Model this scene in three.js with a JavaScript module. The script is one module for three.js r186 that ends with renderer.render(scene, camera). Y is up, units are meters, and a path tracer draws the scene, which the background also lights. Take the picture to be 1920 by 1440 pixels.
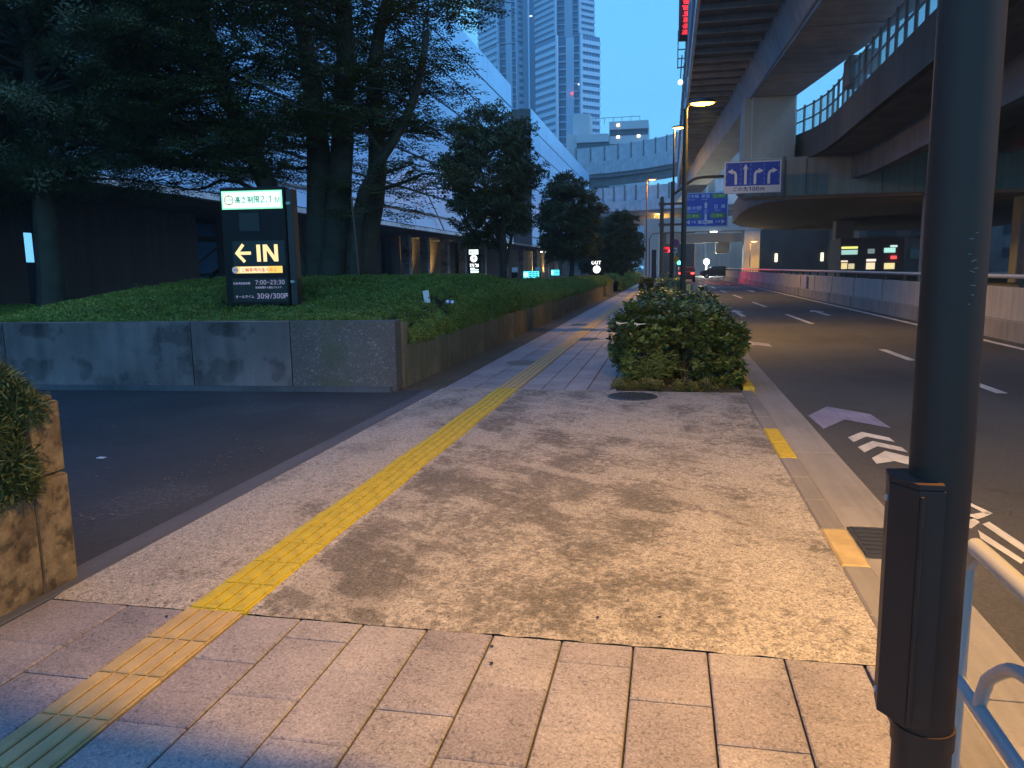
import * as THREE from 'three';
import { mergeGeometries } from 'three/addons/utils/BufferGeometryUtils.js';
import { RoundedBoxGeometry } from 'three/addons/geometries/RoundedBoxGeometry.js';

// ---------------------------------------------------------------- camera, sky, sun, exposure
const scene = new THREE.Scene();
const D2R = Math.PI / 180;
const camera = new THREE.PerspectiveCamera(53.13, 4 / 3, 0.05, 2000);
camera.position.set(0, 1.6, 0);
camera.rotation.order = 'YXZ';
camera.rotation.set(-8.51 * D2R, 11.58 * D2R, -0.9 * D2R);
const renderer = new THREE.WebGLRenderer({ antialias: true });
renderer.toneMapping = THREE.LinearToneMapping;
renderer.toneMappingExposure = 1.0;
renderer.shadowMap.enabled = true;

const SKY = [[0, [0.3, 0.96, 1.45]], [8, [0.27, 0.94, 1.45]], [20, [0.2, 0.74, 1.32]], [40, [0.18, 0.46, 1.18]], [65, [0.19, 0.38, 1.05]], [90, [0.19, 0.36, 1.0]]];
{
  const w = 256, h = 128, data = new Float32Array(w * h * 4);
  for (let j = 0; j < h; j++) {
    const el = Math.max(0, ((j + 0.5) / h) * 180 - 90);
    let k = 0; while (k < SKY.length - 2 && SKY[k + 1][0] < el) k++;
    const [e0, c0] = SKY[k], [e1, c1] = SKY[k + 1], t = Math.min(1, (el - e0) / (e1 - e0));
    for (let i = 0; i < w; i++) { const o = (j * w + i) * 4; for (let c = 0; c < 3; c++) data[o + c] = c0[c] + (c1[c] - c0[c]) * t; data[o + 3] = 1; }
  }
  const sky = new THREE.DataTexture(data, w, h, THREE.RGBAFormat, THREE.FloatType);
  sky.mapping = THREE.EquirectangularReflectionMapping; sky.magFilter = sky.minFilter = THREE.LinearFilter; sky.needsUpdate = true;
  scene.background = sky; scene.environment = sky;
}
// no disc yet: the brighter side of the twilight sky, high over the viaduct on the right, very soft
const sun = new THREE.DirectionalLight(new THREE.Color(0.42, 0.72, 1.0), 2.2);
sun.position.set(100, 115, 14); sun.castShadow = true; sun.shadow.radius = 40;
Object.assign(sun.shadow.camera, { left: -120, right: 120, top: 120, bottom: -120, far: 400 });
scene.add(sun, sun.target);

// ---------------------------------------------------------------- helpers
function rngOf(seed) { let s = seed >>> 0; return () => { s = (s + 0x6d2b79f5) >>> 0; let t = s; t = Math.imul(t ^ (t >>> 15), t | 1); t ^= t + Math.imul(t ^ (t >>> 7), t | 61); return ((t ^ (t >>> 14)) >>> 0) / 4294967296; }; }
const hash = (x, y, s) => { let h = Math.imul(x | 0, 374761393) ^ Math.imul(y | 0, 668265263) ^ Math.imul(s | 0, 2147483647 ^ 0x5bd1e995); h = Math.imul(h ^ (h >>> 13), 1274126177); return ((h ^ (h >>> 16)) >>> 0) / 4294967296; };
function vn(x, y, p, s) { // value noise, period p (0 = none)
  const xi = Math.floor(x), yi = Math.floor(y), fx = x - xi, fy = y - yi, u = fx * fx * (3 - 2 * fx), v = fy * fy * (3 - 2 * fy);
  const m = (a) => (p ? ((a % p) + p) % p : a);
  const a = hash(m(xi), m(yi), s), b = hash(m(xi + 1), m(yi), s), c = hash(m(xi), m(yi + 1), s), d = hash(m(xi + 1), m(yi + 1), s);
  return a + (b - a) * u + (c - a) * v + (a - b - c + d) * u * v;
}
function fbm(x, y, p, s, o = 5) { let t = 0, a = 0.5, n = 0; for (let i = 0; i < o; i++) { t += a * vn(x, y, p, s + i); n += a; x *= 2; y *= 2; p *= 2; a *= 0.5; } return t / n; }
const clamp = (x, a = 0, b = 1) => Math.min(b, Math.max(a, x));
const sm = (a, b, x) => { const t = clamp((x - a) / (b - a)); return t * t * (3 - 2 * t); };
const mix = (a, b, t) => a + (b - a) * t;
const mix3 = (a, b, t) => [mix(a[0], b[0], t), mix(a[1], b[1], t), mix(a[2], b[2], t)];
const enc = (c) => 255 * (c <= 0.0031308 ? 12.92 * c : 1.055 * Math.pow(clamp(c), 1 / 2.4) - 0.055);
function tex(w, h, fn, grey = false) { // fn(u, v) -> linear colour, or a height when grey
  const d = new Uint8Array(w * h * 4);
  for (let j = 0; j < h; j++) for (let i = 0; i < w; i++) {
    const c = fn((i + 0.5) / w, (j + 0.5) / h, i, j), o = (j * w + i) * 4;
    if (grey) d[o] = d[o + 1] = d[o + 2] = 255 * clamp(c); else { d[o] = enc(c[0]); d[o + 1] = enc(c[1]); d[o + 2] = enc(c[2]); }
    d[o + 3] = 255;
  }
  const t = new THREE.DataTexture(d, w, h); t.wrapS = t.wrapT = THREE.RepeatWrapping; t.magFilter = THREE.LinearFilter; t.minFilter = THREE.LinearMipmapLinearFilter; t.generateMipmaps = true;
  if (!grey) t.colorSpace = THREE.SRGBColorSpace; t.needsUpdate = true; return t;
}
const rep = (t, x, y = x) => { const c = t.clone(); c.repeat.set(x, y); c.needsUpdate = true; return c; };
const col = (r, g, b) => new THREE.Color().setRGB(r, g, b);
const mat = (r, g, b, rough = 0.8, o = {}) => new THREE.MeshStandardMaterial({ color: col(r, g, b), roughness: rough, side: THREE.DoubleSide, ...o });
const tmat = (map, rough = 0.85, o = {}) => new THREE.MeshStandardMaterial({ map, roughness: rough, side: THREE.DoubleSide, ...o });
const glow = (r, g, b, k) => new THREE.MeshStandardMaterial({ color: col(r, g, b), emissive: col(r, g, b), emissiveIntensity: k, roughness: 0.5 });

const taken = {};
function numbered(n) { if (!(n in taken)) { taken[n] = 0; return n; } return n + '_' + String(++taken[n]).padStart(3, '0'); }
function tag(o, label, category, group, kind) { if (label) o.userData.label = label; if (category) o.userData.category = category; if (group) o.userData.group = group; if (kind) o.userData.kind = kind; return o; }
function thing(name, label, category, pos = [0, 0, 0], turn = 0, group) { const g = new THREE.Group(); g.name = numbered(name); g.position.set(...pos); g.rotation.y = turn; scene.add(g); return tag(g, label, category, group); }
function setting(name, geo, m, label) { let o; if (geo) { o = new THREE.Mesh(geo, m); o.castShadow = o.receiveShadow = true; } else o = new THREE.Group(); o.name = numbered(name); scene.add(o); return tag(o, label, null, null, 'structure'); }
function part(parent, name, geo, m, label) { const o = new THREE.Mesh(Array.isArray(geo) ? (geo.length > 1 ? mergeGeometries(geo.map((g) => (g.index ? g.toNonIndexed() : g))) : geo[0]) : geo, m); o.name = name; o.castShadow = o.receiveShadow = true; parent.add(o); if (label) o.userData.label = label; return o; }
function solo(name, geo, m, label, category, group, pos) { const o = part(scene, numbered(name), geo, m); if (pos) o.position.set(...pos); return tag(o, label, category, group); }

// box with uv in metres; centre x, y, z
function bx(w, h, d, x = 0, y = 0, z = 0, ry = 0, rz = 0, rx = 0) {
  const g = new THREE.BoxGeometry(w, h, d), uv = g.attributes.uv, dims = [[d, h], [d, h], [w, d], [w, d], [w, h], [w, h]];
  for (let f = 0; f < 6; f++) for (let k = 0; k < 4; k++) uv.setXY(f * 4 + k, uv.getX(f * 4 + k) * dims[f][0] + x + z * 0.7, uv.getY(f * 4 + k) * dims[f][1] + y);
  if (rx) g.rotateX(rx); if (rz) g.rotateZ(rz); if (ry) g.rotateY(ry); g.translate(x, y, z); return g;
}
const bb = (x0, x1, y0, y1, z0, z1) => bx(Math.abs(x1 - x0), Math.abs(y1 - y0), Math.abs(z1 - z0), (x0 + x1) / 2, (y0 + y1) / 2, (z0 + z1) / 2);
// bevelled box
const rb = (w, h, d, x = 0, y = 0, z = 0, r = 0.01, seg = 2) => { const g = new RoundedBoxGeometry(w, h, d, seg, Math.min(r, w / 2.01, h / 2.01, d / 2.01)); g.translate(x, y, z); return g; };
function cyl(r0, r1, h, x = 0, y = 0, z = 0, seg = 16, o = {}) { const g = new THREE.CylinderGeometry(r1, r0, h, seg, 1, o.open || false); if (o.rx) g.rotateX(o.rx); if (o.rz) g.rotateZ(o.rz); if (o.ry) g.rotateY(o.ry); g.translate(x, y, z); return g; }
function tube(pts, r, seg = 8, n = 24) { return new THREE.TubeGeometry(new THREE.CatmullRomCurve3(pts.map((p) => new THREE.Vector3(...p)), false, 'catmullrom', 0.3), n, r, seg, false); }
function rod(a, b, r, seg = 8, r1 = r) { const A = new THREE.Vector3(...a), B = new THREE.Vector3(...b), d = B.clone().sub(A), g = new THREE.CylinderGeometry(r1, r, d.length(), seg, 1); g.applyQuaternion(new THREE.Quaternion().setFromUnitVectors(new THREE.Vector3(0, 1, 0), d.normalize())); g.translate((A.x + B.x) / 2, (A.y + B.y) / 2, (A.z + B.z) / 2); return g; }
// paving slab with a chamfered top, uv = metres on the ground
function slab(x0, x1, z0, z1, top, th = 0.05, ch = 0.004) {
  const [a, b] = [Math.min(x0, x1), Math.max(x0, x1)], [c, d] = [Math.min(z0, z1), Math.max(z0, z1)];
  const ring = (i, y) => [[a + i, y, d - i], [b - i, y, d - i], [b - i, y, c + i], [a + i, y, c + i]];
  const R = [ring(ch, top), ring(0, top - ch), ring(0, top - th)], P = [], U = [];
  const quad = (p, q, r, s) => { for (const v of [p, q, r, p, r, s]) { P.push(...v); U.push(v[0] + v[1], v[2]); } };
  quad(R[0][0], R[0][1], R[0][2], R[0][3]);
  for (let k = 0; k < 2; k++) for (let i = 0; i < 4; i++) { const j = (i + 1) % 4; quad(R[k + 1][i], R[k + 1][j], R[k][j], R[k][i]); }
  const g = new THREE.BufferGeometry(); g.setAttribute('position', new THREE.Float32BufferAttribute(P, 3)); g.setAttribute('uv', new THREE.Float32BufferAttribute(U, 2)); g.computeVertexNormals(); return g;
}
// flat polygon on the ground, uv metres
function poly(pts, y) { const s = new THREE.Shape(pts.map(([x, z]) => new THREE.Vector2(x, -z))), g = new THREE.ShapeGeometry(s); g.rotateX(-Math.PI / 2); g.translate(0, y, 0); return g; }
// polygon in plan (x, z), from y0 up to y1
function pris(pts, y0, y1) { const s = new THREE.Shape(pts.map(([x, z]) => new THREE.Vector2(x, -z))), g = new THREE.ExtrudeGeometry(s, { depth: y1 - y0, bevelEnabled: false }); g.rotateX(-Math.PI / 2); g.translate(0, y0, 0); return g; }
// straight beam along z whose cross section is given in (x, y); the section may slide sideways with z
function loftZ(sec0, z0, sec1, z1) {
  const P = [], U = [], n = sec0.length, L = Math.abs(z1 - z0); let s = 0;
  for (let i = 0; i < n; i++) {
    const j = (i + 1) % n, A = [...sec0[i], z0], B = [...sec0[j], z0], C = [...sec1[j], z1], E = [...sec1[i], z1], l = Math.hypot(B[0] - A[0], B[1] - A[1]);
    for (const [v, u] of [[A, [0, s]], [B, [0, s + l]], [C, [L, s + l]], [A, [0, s]], [C, [L, s + l]], [E, [L, s]]]) { P.push(...v); U.push(u[0] - z0, u[1]); } s += l;
  }
  for (const [sec, z] of [[sec0, z0], [sec1, z1]]) { const tri = THREE.ShapeUtils.triangulateShape(sec.map((p) => new THREE.Vector2(...p)), []); for (const t of tri) for (const k of t) { P.push(...sec[k], z); U.push(...sec[k]); } }
  const g = new THREE.BufferGeometry(); g.setAttribute('position', new THREE.Float32BufferAttribute(P, 3)); g.setAttribute('uv', new THREE.Float32BufferAttribute(U, 2)); g.computeVertexNormals(); return g;
}
// wall along a plan path (x, z): thickness th to the left of travel, from y0 to y1 (numbers or per point)
function pathWall(path, y0, y1, th) {
  const P = [], U = []; let s = 0; const off = path.map((p, i) => { const a = path[Math.max(0, i - 1)], b = path[Math.min(path.length - 1, i + 1)], dx = b[0] - a[0], dz = b[1] - a[1], l = Math.hypot(dx, dz); return [p[0] + (dz / l) * th, p[1] - (dx / l) * th]; });
  const Y = (y, i) => (Array.isArray(y) ? y[i] : y);
  const q = (a, b, c, d, ua, ub, h) => { const v = [[a, ua, 0], [b, ub, 0], [c, ub, h], [a, ua, 0], [c, ub, h], [d, ua, h]]; for (const [p, u, w] of v) { P.push(...p); U.push(u, w); } };
  for (let i = 0; i + 1 < path.length; i++) {
    const j = i + 1, l = Math.hypot(path[j][0] - path[i][0], path[j][1] - path[i][1]), h = Y(y1, i) - Y(y0, i);
    const A = (p, y) => [p[0], y, p[1]];
    q(A(path[i], Y(y0, i)), A(path[j], Y(y0, j)), A(path[j], Y(y1, j)), A(path[i], Y(y1, i)), s, s + l, h);
    q(A(off[i], Y(y0, i)), A(off[j], Y(y0, j)), A(off[j], Y(y1, j)), A(off[i], Y(y1, i)), s, s + l, h);
    q(A(path[i], Y(y1, i)), A(path[j], Y(y1, j)), A(off[j], Y(y1, j)), A(off[i], Y(y1, i)), s, s + l, th);
    q(A(path[i], Y(y0, i)), A(path[j], Y(y0, j)), A(off[j], Y(y0, j)), A(off[i], Y(y0, i)), s, s + l, th);
    s += l;
  }
  for (const i of [0, path.length - 1]) q([path[i][0], Y(y0, i), path[i][1]], [off[i][0], Y(y0, i), off[i][1]], [off[i][0], Y(y1, i), off[i][1]], [path[i][0], Y(y1, i), path[i][1]], 0, Math.abs(th), Y(y1, i) - Y(y0, i));
  const g = new THREE.BufferGeometry(); g.setAttribute('position', new THREE.Float32BufferAttribute(P, 3)); g.setAttribute('uv', new THREE.Float32BufferAttribute(U, 2)); g.computeVertexNormals(); return g;
}
// ---- hand-made stroke glyphs on a 100 x 100 square for the signs
const GLY = {
  高: '50,4 50,18|8,19 92,19|30,30 70,30 70,45 30,45 30,30|14,96 14,56 86,56 86,94 76,92|35,66 65,66 65,84 35,84 35,66', さ: '12,30 86,24|38,6 52,34 66,62|28,62 24,76 34,90 70,90',
  制: '16,8 6,28|10,24 58,24|4,42 60,42|33,4 33,96|12,84 12,58 54,58 54,82|72,14 72,70|92,6 92,94 82,88', 限: '10,96 10,8 36,8 24,34 38,52 26,62|52,92 52,8 86,8 86,46 52,46|52,27 86,27|52,92 70,80|60,50 94,94|90,56 74,68',
  分: '38,6 6,50|62,6 94,50|24,54 76,54 70,94 56,88|46,54 18,96', 円: '12,96 12,12 88,12 88,94 76,90|12,52 88,52|50,12 50,52', こ: '22,22 78,22 68,30|20,64 24,84 84,84', の: '54,18 42,62 26,82 12,66 18,38 50,16 84,32 88,62 60,90',
  先: '26,6 12,32|20,24 86,24|50,4 50,48|6,48 94,48|38,48 32,74 8,94|62,48 62,90 92,90 92,76', オ: '8,30 92,30|62,4 62,96 48,88|58,34 10,84', ー: '8,50 92,50', ル: '32,14 30,60 8,92|60,10 60,88 94,58', タ: '40,4 10,50|34,22 86,22 70,66 24,96|30,46 64,64', イ: '82,6 10,56|54,36 54,96', ム: '46,8 16,86 84,80|70,54 92,96',
  二: '18,28 82,28|6,80 94,80', 輪: '8,18 46,18|27,4 27,96|10,32 44,32 44,60 10,60 10,32|10,46 44,46|4,76 50,76|74,6 52,34|74,6 98,34|60,38 90,38|56,94 56,50 94,50 94,92|56,70 94,70|68,50 68,90|82,50 82,90', 車: '14,16 86,16|50,4 50,96|20,30 80,30 80,64 20,64 20,30|20,47 80,47|6,80 94,80', 場: '4,32 36,32|20,8 20,76|2,80 38,72|50,8 88,8 88,40 50,40 50,8|50,24 88,24|42,52 96,52|56,56 42,76|54,66 92,66 88,92 78,90',
  内: '12,96 12,26 88,26 88,94 76,90|50,4 50,40 26,76|50,42 76,74', 進: '10,10 20,24|6,40 22,40 20,74 4,88|4,84 30,92 96,92|52,6 38,34|46,24 46,80|46,26 92,26|46,44 88,44|46,60 88,60|46,78 94,78|68,10 68,78', 入: '36,10 50,12 44,50 8,94|50,20 64,62 94,94', 禁: '8,16 46,16|27,4 27,46|54,16 92,16|73,4 73,46|20,54 80,54|6,68 94,68|50,68 50,96|28,76 16,92|72,76 86,92', 止: '50,6 50,90|50,44 86,44|22,36 22,90|4,90 96,90',
  駐: '10,8 40,8|10,8 10,62 44,62 40,94|10,26 40,26|10,44 40,44|68,4 78,14|52,24 96,24|74,24 74,90|56,54 92,54|48,92 98,92', 営: '20,4 26,16|50,2 50,14|80,4 72,16|8,36 8,22 92,22 92,36|30,36 70,36 70,54 30,54 30,36|22,64 78,64 78,94 22,94 22,64', 業: '34,4 34,24|64,4 64,24|14,8 20,22|84,8 78,22|6,26 94,26|16,42 84,42|20,56 80,56|6,70 94,70|50,28 50,98|44,72 12,94|56,72 88,94', 時: '8,12 38,12 38,84 8,84 8,12|8,48 38,48|68,4 68,42|50,22 90,22|44,42 96,42|46,60 96,60|80,60 80,94 68,90|56,72 64,82', 間: '8,96 8,8 42,8 42,38 8,38|8,23 42,23|92,96 92,8 58,8 58,38 92,38|58,23 92,23|32,52 68,52 68,90 32,90 32,52|32,70 68,70', 外: '26,4 6,48|22,22 48,22 36,62 8,94|20,44 36,58|70,4 70,96|70,42 94,62', も: '50,6 46,78 66,92 86,74|24,30 76,30|20,54 74,54', 課: '10,8 38,8|4,22 42,22|10,38 38,38|10,52 38,52|10,66 38,66 38,92 10,92 10,66|54,8 90,8 90,48 54,48 54,8|54,28 90,28|46,62 98,62|72,8 72,98|70,64 48,92|74,64 96,92', 金: '50,4 6,42|50,4 94,42|30,40 70,40|16,60 84,60|50,40 50,92|8,92 92,92|26,68 34,84|74,68 66,84', れ: '26,6 26,94|8,30 40,26 8,76|26,58 66,24 64,80 94,78', ま: '18,24 82,24|18,46 82,46|52,6 52,74 30,92 22,76 44,70 84,90', す: '6,24 94,24|58,4 58,60 40,68 38,46 58,48 58,72 34,96',
  日: '20,8 80,8 80,94 20,94 20,8|20,50 80,50', 本: '6,28 94,28|50,4 50,96|48,30 8,76|52,30 92,76|30,74 70,74', 橋: '4,28 40,28|22,4 22,96|20,32 4,64|24,34 40,56|88,6 54,14|46,26 96,26|72,12 44,50|72,28 96,48|58,42 84,42 84,54 58,54 58,42|48,96 48,62 94,62 94,94|60,74 82,74 82,88 60,88 60,74', 新: '26,2 26,12|6,16 48,16|16,22 22,38|38,22 32,38|4,42 50,42|6,60 48,60|27,44 27,96|24,62 6,86|30,62 46,80|88,6 60,16 58,60 50,94|60,40 96,40|80,40 80,96', 宿: '50,2 50,14|8,30 8,16 92,16 92,30|30,30 6,64|18,52 18,96|40,38 94,38|66,38 58,54|44,54 90,54 90,94 44,94 44,54|44,74 90,74', 東: '8,16 92,16|50,4 50,96|20,30 80,30 80,62 20,62 20,30|20,46 80,46|46,64 8,92|54,64 92,92', 中: '10,26 90,26 90,64 10,64 10,26|50,4 50,96', 野: '8,10 46,10 46,50 8,50 8,10|8,30 46,30|27,10 27,88|8,68 46,68|2,90 52,84|56,10 90,10 76,28|62,24 80,38|52,44 96,44 86,60|74,44 74,94 62,90', 目: '22,6 78,6 78,94 22,94 22,6|22,36 78,36|22,64 78,64', 黒: '20,6 80,6 80,42 20,42 20,6|20,24 80,24|50,6 50,72|12,56 88,56|4,72 96,72|14,80 8,96|36,80 40,94|60,80 66,94|84,80 94,96', 環: '4,14 36,14|20,14 20,82|4,46 36,46|2,84 38,78|46,8 94,8 94,24 46,24 46,8|42,34 98,34|54,44 88,44 88,58 54,58 54,44|68,58 44,86|64,66 64,94|72,62 96,92', 状: '12,14 24,30|34,4 34,96|6,64 34,46|44,34 96,34|68,6 66,50 44,94|68,42 94,94|80,10 92,22', 方: '50,4 50,18|6,22 94,22|42,24 36,62 10,94|38,46 78,46 72,92 56,88', 面: '6,10 94,10|48,10 42,28|14,96 14,28 86,28 86,96|14,92 86,92|36,28 36,92|64,28 64,92|36,50 64,50|36,70 64,70',
};
function text(x, s, px, py, size, { w = 0.11, sx = 1, sp = 1.06, weight = 'bold' } = {}) { // mixed stroke glyphs and latin; px,py = top left
  x.save(); x.lineCap = 'butt'; x.lineJoin = 'miter';
  for (const ch of s) {
    if (ch === ' ') { px += size * 0.4 * sx; continue; }
    if (GLY[ch]) { x.lineWidth = size * w; for (const st of GLY[ch].split('|')) { x.beginPath(); st.split(' ').forEach((p, i) => { const [a, b] = p.split(',').map(Number); const X = px + (a / 100) * size * sx, Y = py + (b / 100) * size; i ? x.lineTo(X, Y) : x.moveTo(X, Y); }); x.stroke(); } px += size * sp * sx; }
    else { x.font = `${weight} ${size * 1.22}px sans-serif`; x.textBaseline = 'alphabetic'; x.save(); x.translate(px, py + size * 0.94); x.scale(sx, 1); x.fillText(ch, 0, 0); x.restore(); px += (x.measureText(ch).width + size * 0.03) * sx; }
  }
  x.restore(); return px;
}
function canvasTex(w, h, draw) { const c = document.createElement('canvas'); c.width = w; c.height = h; const x = c.getContext('2d'); draw(x, w, h); const t = new THREE.CanvasTexture(c); t.colorSpace = THREE.SRGBColorSpace; t.anisotropy = 4; return t; }
const ink = (x, c) => { x.fillStyle = c; x.strokeStyle = c; };
// flat print on a plane facing +z
const face = (w, h, x, y, z) => { const g = new THREE.PlaneGeometry(w, h); g.translate(x, y, z); return g; };
// ---------------------------------------------------------------- surfaces
const speck = (i, j, s) => hash(i, j, s);
const aprX0 = -3.02, aprX1 = 1.02, aprZ0 = -10.0, aprZ1 = -3.135; // the rough apron
const T = {
  apron: tex(1536, 2048, (u, v, i, j) => {
    const X = u * 4.04, Z = v * 6.88; // metres
    const g1 = vn(X * 175, Z * 175, 0, 3), g2 = speck(i, j, 5), g3 = vn(X * 85, Z * 85, 0, 9);
    const grain = 0.4 * g1 + 0.25 * g2 + 0.35 * g3;
    // oily, worn patches: mostly right of the tactile strip, broken up by pale scuffs
    const w1 = fbm(X * 0.75 + 7 + 0.35 * fbm(X * 2, Z * 2, 0, 60), Z * 0.5 + 3, 0, 21, 5), w2 = fbm(X * 3.1, Z * 1.7 + 9, 0, 31, 4);
    const scuff = fbm(X * 2.2 + Z * 1.5, Z * 5 - X * 3, 0, 41, 4);
    let dark = sm(0.33, 0.76, w1 * 0.48 + w2 * 0.52 + (X > 1.1 ? 0.085 : -0.06) + 0.34 * (vn(X * 26, Z * 26, 0, 15) - 0.5) + 0.36 * (vn(X * 58, Z * 58, 0, 16) - 0.5) + 0.14 * (g3 - 0.5));
    dark *= 1 - 0.8 * sm(0.5, 0.68, scuff);
    dark = clamp(dark * 0.74 + 0.22 * sm(0.45, 0.75, w2) + (X > 1.1 ? 0.1 : 0.02));
    const base = mix3([0.45, 0.4, 0.335], [0.16, 0.14, 0.112], dark);
    const k = 0.22 + 1.56 * grain;
    const pit = g1 < 0.25 ? 0.62 : 1;
    return [base[0] * k * pit, base[1] * k * pit, base[2] * k * pit];
  }),
  apronBump: tex(512, 512, (u, v, i, j) => 0.6 * vn(u * 170, v * 170, 170, 4) + 0.4 * vn(u * 90, v * 90, 90, 8), true),
  granite: tex(1024, 1024, (u, v, i, j) => { // 1.5 m
    const a = vn(u * 380, v * 380, 380, 2), b = speck(i, j, 7), c = vn(u * 190, v * 190, 190, 12), f = fbm(u * 6, v * 6, 6, 33, 4);
    let k = 0.56 + 0.42 * a + 0.24 * b + 0.4 * (c - 0.5) + 0.5 * (f - 0.5);
    if (a > 0.86) k *= 1.22; if (c < 0.14) k *= 0.72;
    return [0.335 * k, 0.3 * k, 0.296 * k];
  }),
  graniteBump: tex(512, 512, (u, v) => vn(u * 190, v * 190, 190, 4) * 0.7 + vn(u * 95, v * 95, 95, 5) * 0.3, true),
  road: tex(1024, 1024, (u, v, i, j) => { // 6 m
    const a = vn(u * 420, v * 420, 420, 6), b = speck(i, j, 17), f = fbm(u * 4, v * 4, 4, 51, 6), t = fbm(u * 9, v * 2, 9, 77, 3);
    const cr = Math.abs(fbm(u * 5, v * 5, 5, 53, 5) - 0.5); let k = 0.66 + 0.35 * a + 0.22 * b + 0.8 * (f - 0.5) + 0.4 * (t - 0.5) - (cr < 0.006 ? 0.22 : 0);
    if (b > 0.985) k *= 1.8;
    return [0.068 * k, 0.064 * k, 0.06 * k];
  }),
  drive: tex(1024, 1024, (u, v, i, j) => {
    const a = vn(u * 380, v * 380, 380, 6), b = speck(i, j, 37), f = fbm(u * 5, v * 5, 5, 151, 6);
    let k = 0.62 + 0.32 * a + 0.2 * b + 0.9 * (f - 0.5);
    if (b > 0.994) k *= 2.4; if (f > 0.66 && a > 0.6) k *= 1.35;
    return [0.056 * k, 0.054 * k, 0.052 * k];
  }),
  concrete: tex(1024, 1024, (u, v, i, j) => { // 3 m
    const f = fbm(u * 5, v * 5, 5, 61, 6), st = fbm(u * 26, v * 2, 26, 63, 4), a = vn(u * 300, v * 300, 300, 65), b = speck(i, j, 67);
    const bl = fbm(u * 11, v * 11, 11, 68, 5); let k = 0.72 + 1.0 * (f - 0.5) + 0.5 * (st - 0.5) + 0.2 * a + 0.14 * b - 0.35 * sm(0.52, 0.68, bl);
    return [0.29 * k, 0.27 * k, 0.262 * k];
  }),
  pebble: tex(1024, 1024, (u, v, i, j) => { // washed aggregate, 3 m
    const a = vn(u * 190, v * 190, 190, 71), c = vn(u * 330, v * 330, 330, 73), f = fbm(u * 4, v * 4, 4, 75, 5), m = fbm(u * 6, v * 6, 6, 79, 4);
    let k = 0.55 + 0.5 * (f - 0.4); const bright = a > 0.8 ? 1.9 : c > 0.84 ? 1.5 : 1; k *= bright;
    const moss = sm(0.56, 0.72, m) * 0.6; return mix3([0.17 * k, 0.155 * k, 0.15 * k], [0.075, 0.085, 0.045], moss);
  }),
  brownwall: tex(1024, 1024, (u, v, i, j) => { // stained wall, 3 m
    const f = fbm(u * 6, v * 6, 6, 81, 6), st = fbm(u * 30, v * 1.5, 30, 83, 4), a = vn(u * 300, v * 300, 300, 85), m = fbm(u * 5, v * 8, 5, 89, 5);
    let k = 0.7 + 0.6 * (f - 0.5) + 0.5 * (st - 0.5) + 0.25 * a; const moss = sm(0.55, 0.75, m) * 0.55;
    return mix3([0.19 * k, 0.155 * k, 0.112 * k], [0.09, 0.1, 0.055], moss);
  }),
  sandstone: tex(1024, 1024, (u, v, i, j) => { // planter stone, 1.2 m
    const f = fbm(u * 9, v * 9, 9, 91, 6), a = vn(u * 120, v * 120, 120, 93), c = fbm(u * 26, v * 26, 26, 95, 4), b = speck(i, j, 97), st = fbm(u * 4, v * 7, 4, 99, 4);
    let k = 0.7 + 0.75 * (c - 0.5) + 0.18 * a + 0.1 * b; if (c < 0.34) k *= 0.68;
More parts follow.
